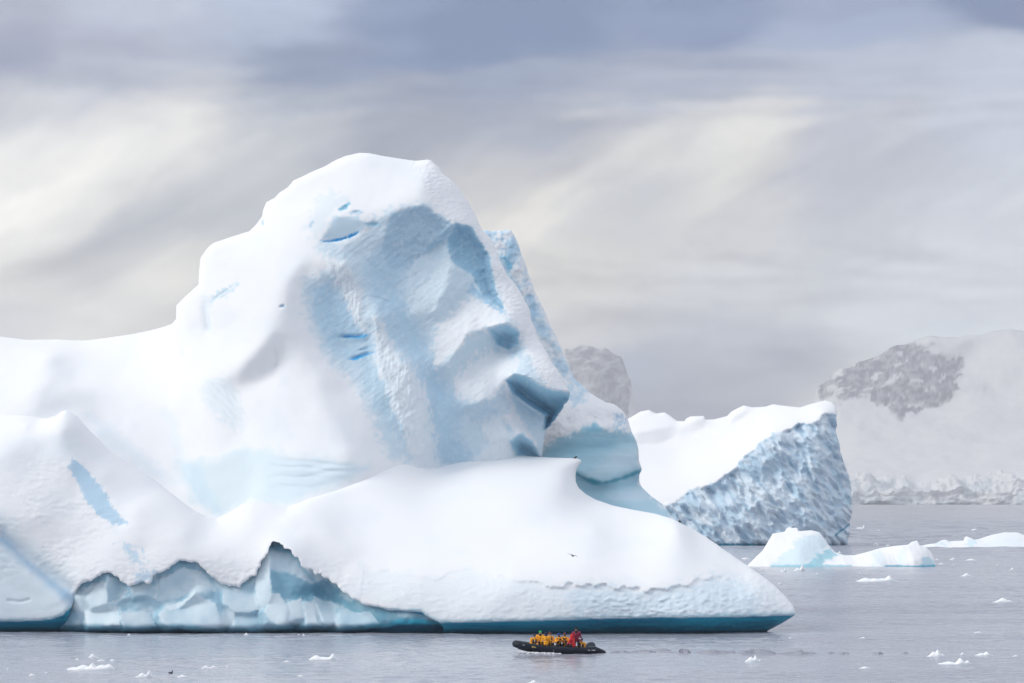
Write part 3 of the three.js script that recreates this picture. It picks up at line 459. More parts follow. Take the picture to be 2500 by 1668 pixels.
  const ice = sculpt({
    cell: 0.08, bulk: 14, seed: 23, pull: 0.018,
    survey: [[900, 376, 241], [1000, 390, 241], [1052, 393, 240.5], [800, 404, 241], [717, 441, 240], [650, 500, 239.5], [640, 530, 239], [576, 575, 238.5], [522, 593, 238], [486, 650, 237.5], [437, 742, 236.5], [431, 780, 236.5], [400, 798, 240], [330, 815, 242], [270, 824, 243], [200, 832, 243.5], [130, 829, 243.5], [0, 823, 243], [-100, 818, 243],
      [880, 520, 234.6], [950, 490, 235.4], [1020, 480, 236], [800, 480, 235.8], [720, 520, 235.2], [700, 580, 233.6], [600, 620, 234], [540, 700, 233], [480, 760, 233.6], [560, 800, 230.8], [470, 830, 233.4], [430, 880, 233], [700, 680, 231], [720, 760, 229], [640, 760, 229],
      [668, 812, 227.4], [600, 875, 227.6], [520, 930, 228.6], [640, 900, 226.8], [700, 900, 226.4], [700, 970, 224], [640, 1010, 223.6], [750, 1050, 221.4], [850, 1110, 219.2], [600, 1060, 222.8], [560, 1000, 225],
      [820, 760, 231.2], [860, 820, 230.2], [835, 690, 231.2], [790, 640, 231], [850, 655, 230.6], [882, 730, 230.8], [905, 860, 229.4], [922, 780, 229.6], [980, 900, 227.8], [1040, 1000, 226.8], [1055, 1080, 226.4], [1040, 1140, 226.6], [950, 1000, 226], [870, 940, 227], [930, 1080, 223.6], [1000, 1125, 225.2], [800, 900, 227.4], [800, 980, 224.4],
      [950, 700, 232.2], [1020, 830, 231.8], [1075, 960, 231], [1090, 1100, 230.4], [960, 600, 234], [1040, 560, 235.2], [900, 620, 232.8],
      [1100, 680, 233.4], [1150, 660, 234.6], [1150, 800, 231.2], [1100, 900, 230.6], [1200, 900, 230.2], [1150, 1000, 229.4], [1230, 1050, 229.2], [1150, 1110, 229.2], [1280, 1110, 230.2],
      [1080, 430, 239], [1130, 530, 236], [1158, 519, 238.4], [1190, 640, 234.6], [1206, 600, 237], [1240, 750, 232.6], [1250, 690, 234.8], [1290, 850, 230.6], [1310, 828, 232.4], [1340, 930, 229.4], [1391, 963, 229.6], [1350, 1030, 231.6], [1330, 1100, 231.6],
      [200, 900, 236.6], [0, 900, 235], [0, 960, 227], [80, 980, 224], [120, 940, 228.5], [130, 870, 237], [60, 1040, 222], [-100, 950, 228], [150, 1000, 224.4], [200, 960, 229], [300, 1030, 227.2], [280, 940, 233.4], [380, 900, 235], [400, 1000, 229], [380, 1100, 224.8], [440, 1060, 226.4], [450, 1150, 223.2], [480, 1200, 220.8], [520, 1100, 223.4], [540, 1030, 224.6], [530, 1255, 218], [600, 1120, 221.4], [600, 1190, 217.6], [660, 1160, 217.8], [704, 1236, 213], [760, 1205, 214.6], [760, 1140, 218.4], [860, 1160, 218.2], [900, 1140, 219.8], [300, 1120, 222], [230, 1060, 223],
      [-100, 1300, 217], [300, 1300, 216], [600, 1300, 213], [900, 1260, 217], [1100, 1260, 226], [1320, 1240, 232]],
    outline: [[-160, 815, 1.2], [0, 822, 1.2], [65, 830, 1.2], [130, 829, 1.2], [200, 832, 1.2], [270, 824, 1.2], [330, 815, 1.2], [400, 798, 1], [420, 791, .7], [430, 780, .6], [431, 746, .8], [437, 740, .9], [484, 695, 1], [486, 660, 1], [489, 631, 1], [505, 608, 1], [522, 593, 1, .03], [576, 575, 1, .03], [609, 565, 1, .03], [625, 549, .8], [640, 528, .6], [641, 516, .7], [646, 503, .8], [650, 494, .8], [671, 483, .9, .06], [681, 471, .9, .06], [701, 459, .9, .06], [717, 441, 1, .05], [757, 422, 1.1, .05], [798, 404, 1.1, .05], [814, 394, 1.1, .05], [844, 381, 1.1], [877, 373.5, 1.1], [900, 374, 1.1], [936, 381, 1.1], [1000, 391, 1], [1017, 393, .9], [1043, 390, .6], [1053, 392, .5, .08], [1071, 408, .5, .08], [1081, 423, .5, .08], [1120, 459, .5, .08], [1142, 491, .5, .08], [1158, 519, .5, .08], [1171, 549, .5, .08], [1178, 562, .5, .08], [1194, 577, .5, .08], [1206, 600, .5, .08], [1222, 639, .5, .08], [1238, 672, .5, .08], [1255, 690, .5, .08], [1272, 715, .5, .1], [1291, 751, .5, .1], [1298, 784, .5, .1], [1314, 828, .5, .1], [1342, 874, .5, .1], [1367, 912, .5, .1], [1388, 950, .4, .08], [1392, 963, .3, .1], [1388, 976, .3, .2], [1377, 988, .3, .2], [1370, 1004, .3, .2], [1357, 1024, .3, .3], [1344, 1040, .3, .3], [1331, 1052, .3, .2], [1329, 1078, .3], [1326, 1091, .3], [1322, 1125, .3], [1322, 1250, .5], [900, 1300, .5], [704, 1320, .5], [-160, 1320, .5]],
    facets: [
      // cap
      { soft: 1, p: [[800, 405], [900, 376], [1040, 394], [1030, 470], [960, 500], [890, 520], [800, 470], [720, 500], [660, 500], [720, 445]], g: [0.03, 1.15] },
      { soft: 1, p: [[1053, 396], [1085, 430], [1150, 515], [1175, 560], [1150, 556], [1112, 548], [1070, 528], [1040, 495], [1035, 450]], g: [0.93, 0.42], wob: .5 },
      // the darker upper face
      { p: [[955, 520], [1035, 499], [1110, 552], [1090, 585], [1035, 612], [1000, 645], [950, 655], [925, 610]], g: [0.55, -0.4] },
      { p: [[1112, 545], [1150, 553], [1192, 620], [1212, 710], [1238, 765], [1180, 722], [1150, 668], [1102, 640], [1090, 590]], g: [0.75, -0.8] },
      { p: [[1112, 543], [1094, 590], [1032, 625], [1038, 602], [1085, 562]], g: [0.3, -1.6], wob: .1 },
      { p: [[1040, 628], [1090, 592], [1104, 640], [1085, 655], [1050, 650]], g: [0.1, 0.3] },
      { p: [[895, 545], [955, 520], [925, 610], [940, 655], [1000, 645], [985, 720], [940, 700], [895, 640], [840, 605]], g: [0.2, 0.0] },
      { p: [[1040, 690], [1085, 655], [1102, 645], [1095, 690], [1060, 760], [1000, 770], [985, 720]], g: [-0.3, 0.5] },
      { p: [[1100, 645], [1145, 662], [1160, 690], [1135, 730], [1100, 760], [1065, 790], [1068, 750], [1092, 700]], g: [0.8, -0.25] },
      { p: [[1150, 715], [1205, 755], [1242, 775], [1225, 796], [1190, 800], [1150, 812], [1112, 860], [1065, 900], [1055, 840], [1070, 790], [1110, 760]], g: [-0.05, 0.85] },
      { p: [[1192, 800], [1240, 790], [1270, 812], [1266, 850], [1240, 856], [1212, 842]], g: [0.3, -3], wob: .08 },
      { p: [[1140, 812], [1192, 802], [1215, 845], [1180, 870], [1140, 890], [1110, 925], [1100, 900], [1112, 862]], g: [0.8, -0.3] },
      { p: [[1175, 865], [1265, 855], [1270, 900], [1235, 930], [1215, 970], [1150, 990], [1118, 960], [1110, 930], [1140, 892]], g: [-0.2, 0.75] },
      { p: [[1236, 926], [1258, 914], [1290, 925], [1322, 946], [1355, 956], [1396, 958], [1376, 1003], [1340, 1050], [1325, 1050], [1330, 1014], [1290, 986], [1252, 960]], g: [-0.5, -4.2], wob: .08 },
      { p: [[1120, 1000], [1150, 988], [1215, 970], [1240, 985], [1250, 1030], [1215, 1010], [1165, 1030], [1140, 1030]], g: [0.4, -0.8] },
      { p: [[1165, 1030], [1215, 1010], [1240, 1050], [1245, 1080], [1260, 1130], [1150, 1130]], g: [-0.4, 0.7] },
      { p: [[1236, 935], [1252, 962], [1290, 990], [1326, 1018], [1328, 1130], [1310, 1090], [1275, 1055], [1250, 1010]], g: [0.12, 0.6], wob: .1 },
      { p: [[1244, 1080], [1274, 1056], [1305, 1085], [1322, 1130], [1290, 1130], [1262, 1110]], g: [-0.2, -3], wob: .08 },
      // the long blue channel between two ribs
      { p: [[1062, 1000], [1090, 930], [1130, 1000], [1118, 1060], [1155, 1130], [1082, 1140], [1068, 1080]], g: [0.15, -0.1] },
      { p: [[1015, 895], [1052, 985], [1062, 1060], [1075, 1140], [1040, 1140], [1030, 1020], [1000, 930]], g: [1.2, 0.0], wob: .3 },
      { p: [[912, 775], [960, 850], [1000, 920], [1030, 1030], [1035, 1130], [985, 1060], [950, 960], [915, 880]], g: [0.0, 0.55], wob: .4 },
      { p: [[745, 690], [800, 680], [810, 780], [840, 850], [800, 840], [765, 770]], g: [0.7, -0.1] },
      { p: [[800, 680], [840, 700], [870, 780], [895, 830], [840, 850], [812, 780]], g: [-0.1, 0.05] },
      { p: [[785, 585], [815, 532], [845, 528], [892, 546], [870, 568], [830, 582]], g: [0.1, -0.35], wob: .1 },
      { p: [[836, 814], [868, 820], [905, 816], [890, 832], [850, 832]], g: [0, -0.8], wob: .05 },
      // snow slopes of the left
      { soft: 1, p: [[640, 530], [700, 520], [770, 580], [740, 680], [690, 660], [600, 640], [540, 620], [500, 620], [580, 580]], g: [-0.27, 0.80] },
      { soft: 1, p: [[490, 640], [560, 630], [690, 665], [690, 730], [560, 790], [480, 800], [436, 750]], g: [-0.38, 0.60] },
      { soft: 1, p: [[745, 640], [770, 740], [800, 840], [860, 930], [840, 960], [770, 900], [720, 820], [690, 740], [700, 690]], g: [0.90, 0.20] },
      { soft: 1, p: [[430, 800], [520, 800], [660, 800], [630, 835], [590, 880], [540, 905], [430, 920]], g: [-0.18, 0.75] },
      { soft: 1, p: [[665, 812], [690, 840], [680, 890], [650, 920], [600, 940], [560, 930], [600, 885], [635, 845]], g: [0.95, -0.25] },
      { soft: 1, p: [[690, 840], [770, 900], [830, 960], [740, 960], [680, 930], [685, 880]], g: [0.08, 0.40] },
      { soft: 1, p: [[775, 900], [830, 950], [860, 1000], [880, 1060], [920, 1100], [880, 1095], [830, 1020], [790, 960]], g: [1.05, 0.25] },
      { soft: 1, p: [[620, 960], [760, 960], [800, 1020], [850, 1085], [780, 1095], [640, 1080], [590, 1050], [590, 990]], g: [-0.12, 0.65] },
      { soft: 1, p: [[500, 925], [560, 915], [590, 1000], [590, 1070], [550, 1100], [520, 1040], [490, 970]], g: [0.52, 0.25] },
      { soft: 1, p: [[430, 930], [495, 930], [520, 1040], [550, 1100], [520, 1120], [450, 1110], [430, 1020]], g: [-0.08, 0.50] },
      { soft: 1, p: [[120, 870], [160, 930], [220, 970], [260, 1030], [220, 1040], [160, 1000], [90, 1010], [70, 960], [110, 930]], g: [1.1, 0.05] },
      { soft: 1, p: [[180, 930], [300, 960], [400, 1000], [430, 1100], [420, 1190], [330, 1110], [250, 1040], [215, 970]], g: [0.24, 0.50] },
      { soft: 1, p: [[-100, 850], [110, 860], [120, 920], [70, 950], [80, 1000], [-100, 1000]], g: [-0.15, 1.30] },
      { soft: 1, p: [[200, 850], [400, 830], [430, 920], [400, 980], [300, 950], [180, 920], [140, 880]], g: [0.00, 1.00] },
      { soft: 1, p: [[445, 1120], [520, 1130], [560, 1115], [600, 1090], [620, 1150], [600, 1228], [540, 1262], [490, 1230], [460, 1180]], g: [0.08, 0.12] },
      { soft: 1, p: [[630, 1100], [760, 1115], [900, 1140], [840, 1170], [740, 1205], [650, 1225], [640, 1160]], g: [0.00, 0.60] },
    ],
    prepare(T) { tint.prepare(T); cuts.prepare(T); const l = T.line([[1075, 430], [1120, 510], [1180, 590], [1230, 700], [1270, 790], [1310, 880], [1365, 945]], false); stripAt = (y) => { for (let i = 0; i < l.length - 1; i++) if (y > l[i + 1][1]) return lerp(l[i][0], l[i + 1][0], (y - l[i][1]) / (l[i + 1][1] - l[i][1])); return 99; }; },
    shape(x, y, d, s, T) {
      let e = cuts.depth(x, y);
      const f = tint.inside('face', x, y), face = smooth(-0.6, 0.8, f);
      e += 0.09 * fbm(x * 0.3, y * 0.3, 5.1, 3) + 0.006 * fbm(x * 2.6, y * 2.6, 1.4, 2);
      if (face > 0) {
        // crusted ribs and blocks, smooth channels between them
        const rough = Math.max(...['rib', 'rib2', 'ledge3'].map((k) => tint.inside(k, x, y)), -0.4);
        e += face * (0.10 * fbm(x * 0.9, y * 0.8, 2.2, 4, 0.55) + 0.05 * fbm((x + y * 0.8) * 0.5, (y - x * 0.8) * 2.4, 7.7, 4, 0.62));
        e += 0.07 * smooth(-0.3, 0.3, rough) * fbm(x * 5.5, y * 0.9, 3.1, 4, 0.68) - 0.2 * smooth(-0.3, 0.4, rough);
        const dark = Math.max(...['hole', 'roof', 'roof2'].map((k) => tint.inside(k, x, y)));                              // flutes under the overhangs
        e += (3.4 * smooth(-0.05, 0.7, tint.inside('roof', x, y)) ** 0.7 + 1.7 * smooth(-0.15, 0.9, Math.max(tint.inside('hole', x, y), tint.inside('roof2', x, y))));                                                           // they run far in
        e += 1.0 * smooth(-0.1, 0.9, tint.inside('wedge', x, y)) + 0.5 * smooth(-0.1, 1.2, tint.inside('upper', x, y));
        e += smooth(-0.1, 0.3, dark) * (0.34 * noise(x * 1.0 + y * 2.2, (y - x) * 0.35, 2) + 0.12 * noise(x * 2.4 + y * 4.6, (y - x) * 0.6, 6));
        e += 0.16 * smooth(-0.2, 0.2, Math.max(tint.inside('upper', x, y), tint.inside('wedge', x, y))) * fbm(x * 0.7 + y * 0.9, (y - x) * 1.7, 2, 4, 0.55);
      }
      const px = CX + x / 236 * LENS, strip = smooth(5.2, 3.6, Math.abs(px - 1250) < 260 ? Math.abs(x - stripAt(y)) * 2.2 : 9);
      if (strip > 0) e += strip * 0.07 * fbm(x * 2.8 - y * 1.4, y * 4.6, 8.1, 4, 0.66);
      const comb = tint.inside('comb', x, y);
      if (comb > -0.8) e += 0.05 * smooth(-0.8, 0.4, comb) * Math.sin((x * 0.8 + y) * 9 + 2 * noise(x, y, 3)) * smooth(-0.2, 0.2, noise(x * 0.8, y * 0.8, 5) + 0.2);
      const fan = tint.inside('fan', x, y);
      if (fan > -0.5) e += 0.04 * smooth(-0.5, 0.5, fan) * Math.sin((y - x * 0.1 + 0.4 * noise(x * 0.4, y, 2)) * 7);
      return e;
    },
    color(x, y, d, T, nx, ny) {
      let c = mix3(SNOW, [0.82, 0.86, 0.9], 0.6 * smooth(0.05, 0.5, fbm(x * 0.22, y * 0.22, 21, 3)));
      c = tint.color(c, x, y);
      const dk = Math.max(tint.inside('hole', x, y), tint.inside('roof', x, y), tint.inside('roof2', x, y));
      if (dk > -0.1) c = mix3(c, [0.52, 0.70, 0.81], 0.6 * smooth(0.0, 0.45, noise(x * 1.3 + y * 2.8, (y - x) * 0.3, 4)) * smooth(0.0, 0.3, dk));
      const face = smooth(0, 0.6, tint.inside('face', x, y));
      if (face > 0) {
        const frost = fbm(x * 2.6 + y * 1.1, y * 1.3 - x * 0.9, 14, 5, 0.7);                       // frost caught in the grain of the ice
        c = mix3(c, SNOW, face * 0.2 * smooth(0.2, 0.6, frost) * smooth(0.1, 0.4, c[0]));
        c = mix3(c, mix3(c, BLUE, 0.5), face * 0.15 * smooth(0.2, 0.6, -frost) * smooth(0.3, 0.5, c[0]));
      }
      return c;
    },
    parts: (x, y) => (tint.inside('face', x, y) > 0 ? 'face' : 'peak'),
  });
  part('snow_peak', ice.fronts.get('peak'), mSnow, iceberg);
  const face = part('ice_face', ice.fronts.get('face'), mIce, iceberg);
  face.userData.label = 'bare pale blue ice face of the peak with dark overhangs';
}

// ---------------------------------------------------------------- the shoulder behind the peak, at its right
{
  const tint = patches([
    key('mottle', patch([[1170, 555], [1250, 555], [1310, 720], [1400, 920], [1440, 958], [1400, 985], [1370, 940], [1150, 580]], PALE, 0.3, 0.6, 0.5, 0.9)),
    patch([[1201, 566], [1235, 566], [1240, 590], [1262, 600], [1250, 640], [1262, 660], [1240, 664], [1222, 620]], BLUE, 0.15, 0.45, 0.5, 0.8),
    patch([[1225, 625], [1240, 625], [1258, 655], [1240, 660]], [0.10, 0.45, 0.66], 0.15, 0.3, 0.4, 0.7),
    patch([[1283, 690], [1296, 700], [1306, 745], [1290, 740]], BLUE, 0.15, 0.35, 0.4, 0.8),
    patch([[1275, 728], [1300, 735], [1320, 770], [1300, 770]], BLUE, 0.15, 0.4, 0.4, 0.7),
    patch([[1370, 880], [1400, 920], [1440, 985], [1400, 990], [1360, 910]], PALE, 0.2, 0.5, 0.5, 0.8),
    key('bare', patch([[1326, 1100], [1345, 1075], [1390, 1062], [1420, 1048], [1455, 1030], [1475, 1045], [1490, 1052], [1515, 1048], [1545, 1062], [1556, 1085], [1562, 1130], [1572, 1150], [1562, 1180], [1600, 1220], [1660, 1290], [1300, 1290]], [0.42, 0.65, 0.76], 0.2, 0.45, 0.6, 1)),
    patch([[1500, 1010], [1520, 1010], [1535, 1040], [1525, 1050], [1506, 1040]], BLUE, 0.15, 0.4, 0.3, 0.8, 0.9),
    patch([[1420, 1048], [1455, 1032], [1468, 1052], [1440, 1062]], [0.30, 0.60, 0.75], 0.2, 0.3, 0.4, 0.9),
    patch([[1340, 1090], [1400, 1072], [1500, 1062], [1510, 1095], [1420, 1112], [1340, 1115]], [0.30, 0.56, 0.69], 0.5, 0.3, 1.4, 0.7, 0.25),
    patch([[1500, 1100], [1556, 1090], [1566, 1140], [1470, 1165], [1440, 1160]], [0.58, 0.73, 0.82], 0.5, 0.3, 1.4, 0.8, 0.25),
    patch([[1404, 1150], [1434, 1168], [1442, 1166], [1470, 1178], [1500, 1170], [1566, 1145], [1564, 1158], [1480, 1183], [1450, 1184], [1405, 1162]], [0.06, 0.35, 0.46], 0.12, 0.12, 0.8, 0.9),
    patch([[1404, 1164], [1450, 1186], [1520, 1176], [1560, 1164], [1558, 1180], [1470, 1205], [1430, 1200]], [0.34, 0.58, 0.70], 0.4, 0.2, 1.4, 0.8, 0.3),
    patch([[1480, 1210], [1560, 1190], [1600, 1225], [1500, 1225]], [0.58, 0.72, 0.82], 0.4, 0.2, 1.4, 0.8, 0.3),
    patch([[1540, 1230], [1600, 1228], [1640, 1262], [1600, 1258]], [0.44, 0.64, 0.75], 0.4, 0.2, 1.4, 0.8, 0.3),
  ]);
  const ice = sculpt({
    cell: 0.11, bulk: 9, seed: 31, pull: 0.05,
    survey: [[1210, 565, 246], [1250, 600, 245], [1300, 720, 243.4], [1350, 830, 241.4], [1400, 950, 238.6], [1200, 800, 242], [1150, 650, 245], [1480, 990, 236.8], [1400, 1015, 234.6], [1500, 1010, 236.2], [1440, 1060, 233.6], [1530, 1030, 236.6], [1550, 1090, 235.8], [1350, 1060, 235], [1340, 1000, 237], [1420, 1140, 232.2], [1500, 1110, 232.6], [1555, 1140, 234.6], [1500, 1160, 231.8], [1560, 1185, 236], [1450, 1200, 232.8], [1500, 1200, 232.4], [1590, 1225, 233.2], [1640, 1262, 231], [1550, 1230, 230.8], [1400, 1260, 231], [1300, 1200, 235]],
    outline: [[1183, 562, .4, .15], [1201, 565, .4, .1], [1232, 563, .4, .1], [1247, 561, .4], [1257, 577, .5, .08], [1268, 603, .5, .08], [1283, 644, .5, .08], [1298, 690, .5, .08], [1319, 738, .5, .08], [1334, 769, .5, .08], [1349, 805, .5, .08], [1370, 851, .5, .08], [1390, 894, .6, .08], [1403, 925, .6, .08], [1418, 937, .6, .08], [1441, 960, .7, .06], [1480, 983, .7, .06], [1500, 987, .6, .08], [1518, 1001, .6, .08], [1525, 1009, .6, .08], [1533, 1024, .6, .06], [1543, 1055, .7], [1554, 1078, .7], [1559, 1098, .7], [1560, 1124, .7], [1567, 1145, .35], [1566, 1150, .35], [1561, 1159, .4], [1561, 1175, .5], [1566, 1188, .6], [1589, 1211, .6], [1622, 1234, .6], [1643, 1267, .5], [1670, 1310, .5], [1300, 1310, .5], [1290, 1100, .5], [1150, 800, .5], [1120, 600, .5]],
    facets: [
      { p: [[1404, 1150], [1436, 1168], [1475, 1182], [1566, 1148], [1562, 1162], [1470, 1192], [1405, 1166]], g: [0, -1.7], wob: .05 },
      { p: [[1404, 1166], [1470, 1192], [1562, 1162], [1560, 1182], [1480, 1206], [1420, 1200]], g: [0.0, -0.15] },
      { p: [[1330, 1070], [1440, 1040], [1520, 1046], [1552, 1075], [1500, 1092], [1400, 1100], [1330, 1110]], g: [0.05, -0.35] },
      { p: [[1330, 1112], [1400, 1102], [1556, 1092], [1564, 1142], [1475, 1176], [1436, 1162], [1400, 1145]], g: [0.1, 0.3] },
      { p: [[1340, 1060], [1380, 1000], [1480, 985], [1530, 1020], [1440, 1035]], g: [0.0, 0.55] },
    ],
    prepare(T) { tint.prepare(T); },
    shape(x, y, d, s, T) {
      const bare = tint.inside('bare', x, y), rough = smooth(0.3, -0.3, bare);
      return rough * (0.16 * fbm(x * 1.3, y * 1.1, 3.3, 5, 0.6) + 0.08 * Math.abs(fbm(x * 2.2 + y, y * 2.2, 1.3, 3))) + (1 - rough) * (0.06 * fbm(x * 0.25, y * 1.4, 6, 3) + 0.015 * fbm(x * 2, y * 2, 3, 2));
    },
    color(x, y) {
      let c = SNOW; c = tint.color(c, x, y);
      if (tint.inside('bare', x, y) < 0) { const f = fbm(x * 0.9, y * 0.8, 5.5, 5, 0.62); c = mix3(c, BLUE, 0.6 * smooth(0.12, 0.42, f) * smooth(0.5, -0.4, -tint.inside('mottle', x, y))); c = mix3(c, SNOW, 0.8 * smooth(0.0, 0.4, -f)); }
      return c;
    },
    parts: (x, y) => (tint.inside('bare', x, y) > 0 ? 'bare' : 'top'),
  });
  part('rear_shoulder', ice.fronts.get('top'), mSnow, iceberg);
  part('melt_face', ice.fronts.get('bare'), mIce, iceberg).userData.label = 'smooth turquoise melted ice under the rear shoulder with one dark groove';
}

// ---------------------------------------------------------------- the broken ice under the ragged edge of the left ridge
{
  // blocks frozen into the wall: outline, how milky, how far in (m), tilt to the right, tilt upward
  const blocks = [
    [[[479, 1447], [529, 1473], [545, 1521], [535, 1531], [423, 1530], [392, 1500], [408, 1481], [450, 1473]], 0.8, -0.75, -0.05, 0.4], [[[479, 1447], [452, 1476], [425, 1500], [410, 1494], [408, 1481], [450, 1468]], 1, -0.55, -0.7, 0.3],
    [[[238, 1425], [262, 1421], [266, 1473], [228, 1484], [215, 1457]], 0.85, -0.4, -0.25, 0.3], [[[265, 1406], [288, 1412], [318, 1443], [296, 1460], [268, 1468]], 0.45, -0.15, 0.7, 0.0], [[[200, 1446], [236, 1422], [217, 1460], [222, 1486], [206, 1490]], 0.7, 0.1, -0.3, 0.1],
    [[[208, 1492], [286, 1482], [300, 1524], [222, 1530]], 0.95, -0.5, -0.1, 0.7], [[[296, 1489], [360, 1494], [385, 1528], [312, 1531]], 0.75, -0.45, 0.3, 0.6], [[[300, 1462], [362, 1452], [392, 1470], [350, 1488], [286, 1480]], 0.35, 0.05, 0.1, -0.8],
    [[[392, 1415], [450, 1385], [492, 1396], [529, 1447], [476, 1441], [423, 1463], [381, 1470]], 0.65, 0.1, 0.1, -0.15], [[[318, 1433], [360, 1428], [384, 1440], [372, 1460], [330, 1458]], 0.6, -0.1, 0.35, 0.3],
    [[[626, 1412], [656, 1341], [660, 1392], [662, 1468], [642, 1486], [630, 1463]], 1, -0.5, -0.35, 0.05], [[[662, 1447], [683, 1450], [706, 1484], [696, 1528], [656, 1518], [648, 1492]], 1, -0.75, 0.15, 0.35], [[[704, 1468], [736, 1460], [744, 1506], [712, 1514]], 0.9, -0.5, 0.05, 0.25],
    [[[746, 1468], [768, 1473], [783, 1524], [750, 1528]], 0.95, -0.6, 0.2, 0.2], [[[768, 1457], [818, 1473], [832, 1518], [794, 1528], [783, 1489]], 0.55, -0.2, 0.5, 0.2], [[[577, 1496], [650, 1494], [690, 1528], [575, 1530]], 0.4, -0.45, 0.2, 0.9],
    [[[545, 1438], [626, 1450], [648, 1486], [577, 1494], [550, 1473]], 0.7, -0.25, 0.05, 0.35], [[[590, 1440], [622, 1410], [628, 1446], [606, 1452]], 0.55, 0.0, -0.2, -0.2], [[[548, 1478], [578, 1496], [574, 1530], [545, 1528]], 0.85, -0.4, -0.2, 0.4], [[[832, 1486], [900, 1492], [930, 1524], [836, 1530]], 0.5, -0.2, 0.15, 0.5],
  ];
  let made;
  const block = (x, y) => { let k = -1, best = -0.02; made.forEach((b, i) => { const s = signed(b.l, x, y); if (s > best) { best = s; k = i; } }); return k; };
  const CLEAR = [0.36, 0.57, 0.69], MILK = [0.66, 0.79, 0.86];
  const tint = patches([  // darker patches paint the shade inside the arches into the ice colour
    patch([[186, 1440], [230, 1412], [272, 1402], [300, 1425], [320, 1450], [290, 1445], [265, 1415], [230, 1425]], [0.30, 0.53, 0.67], 0.25, 0.3, 0.6, 0.8),
    patch([[360, 1440], [385, 1400], [440, 1370], [475, 1374], [520, 1410], [545, 1440], [540, 1460], [500, 1425], [450, 1388], [400, 1410]], [0.30, 0.53, 0.67], 0.3, 0.3, 0.6, 0.8),
    patch([[628, 1395], [660, 1325], [668, 1322], [700, 1345], [740, 1385], [770, 1420], [750, 1410], [700, 1360], [662, 1340], [640, 1395]], [0.26, 0.52, 0.68], 0.12, 0.15, 0.6, 0.9),
    patch([[658, 1345], [700, 1350], [735, 1385], [760, 1420], [720, 1402], [656, 1390]], [0.56, 0.70, 0.80], 0.15, 0.15, 0.6, 0.9),
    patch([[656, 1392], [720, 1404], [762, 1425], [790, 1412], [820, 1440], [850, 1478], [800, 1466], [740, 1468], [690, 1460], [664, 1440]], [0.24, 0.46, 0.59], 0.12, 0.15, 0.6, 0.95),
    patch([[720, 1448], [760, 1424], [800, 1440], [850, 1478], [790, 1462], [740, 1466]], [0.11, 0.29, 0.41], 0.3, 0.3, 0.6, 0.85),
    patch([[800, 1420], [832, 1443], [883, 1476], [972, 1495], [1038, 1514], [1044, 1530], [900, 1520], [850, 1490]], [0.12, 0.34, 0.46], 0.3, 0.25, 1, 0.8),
    patch([[830, 1440], [862, 1462], [860, 1472], [830, 1456]], [0.5, 0.66, 0.76], 0.15, 0.15, 0.6, 0.8),
  ]);
  const ice = sculpt({
    cell: 0.085, bulk: 3, seed: 37, pull: 0.08,
    survey: [[60, 1500, 205.4], [100, 1480, 205.2], [130, 1470, 205], [188, 1445, 203.3], [270, 1410, 202.85], [300, 1460, 202.75], [315, 1440, 202.55], [450, 1378, 202.9], [450, 1440, 202.95], [560, 1440, 202.55], [600, 1450, 202.55], [640, 1400, 203.35], [668, 1330, 205], [670, 1305, 206.6], [720, 1400, 203.2], [770, 1410, 203.3], [800, 1450, 204], [700, 1460, 202.75], [860, 1480, 202.8], [934, 1495, 201.9], [1000, 1505, 201.30], [1045, 1520, 201.20], [300, 1510, 202.40], [500, 1510, 202.20], [700, 1510, 202.20], [900, 1515, 202.00], [150, 1515, 204.6], [60, 1520, 205.6], [300, 1570, 203.00], [600, 1570, 203.00], [900, 1570, 202.40], [1050, 1560, 202.00]],
    outline: [[60, 1525, .3], [80, 1480, .3], [150, 1450, .3], [180, 1420, .3], [250, 1380, .3], [320, 1410, .3], [440, 1345, .3], [520, 1370, .3], [570, 1415, .3], [610, 1390, .3], [650, 1300, .3], [690, 1300, .3], [790, 1375, .3], [880, 1450, .3], [1000, 1475, .3], [1070, 1495, .2], [1110, 1510, .2], [1110, 1590, .2], [60, 1590, .2]],
    facets: [
      { p: [[-10, 1522], [1070, 1522], [1070, 1570], [-10, 1570]], g: [0, -1.6] },
    ],
    prepare(T) {
      tint.prepare(T);
      made = blocks.map(([p, tone, off, gx, gy], i) => { const l = T.line(p.map((q) => [...q, 0, 0.16]), true, 60 + i); return { l, tone, off, gx, gy, cx: l.reduce((a, v) => a + v[0], 0) / l.length, cy: l.reduce((a, v) => a + v[1], 0) / l.length }; });
    },
    shape(x, y) {
      let e = 0.16 * fbm(x * 0.6, y * 0.6, 3.1, 3, 0.5) + 0.10 * Math.abs(noise(x * 1.1, y * 1.4, 5));
      for (const b of made) {
        const sd = signed(b.l, x, y); if (sd < -1.2) continue;
        e = Math.min(e, b.off + b.gx * (x - b.cx) + b.gy * (y - b.cy) + (sd < 0 ? 1.5 * -sd : 0.05 * Math.exp(-sd / 0.06)) + 0.025 * fbm(x * 1.5, y * 1.5, b.cx, 3));
      }
      return e;
    },
    color(x, y) {
      let c = mix3(CLEAR, MILK, smooth(-0.25, 0.3, fbm(x * 0.45, y * 0.6, 12, 4)));
      c = tint.color(c, x, y);
      const k = block(x, y);
      if (k >= 0) { const b = made[k]; c = mix3(c, mix3([0.28, 0.49, 0.62], [0.72, 0.83, 0.89], clamp(b.tone + 0.35 * fbm(x * 0.7, y * 0.7, b.cx, 3))), 0.9); }
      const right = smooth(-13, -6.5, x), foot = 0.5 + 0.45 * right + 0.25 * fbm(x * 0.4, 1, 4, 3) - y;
      c = mix3(c, mix3([0.10, 0.30, 0.41], SEAICE, right), smooth(-0.25, 0.15, foot) * 0.9);
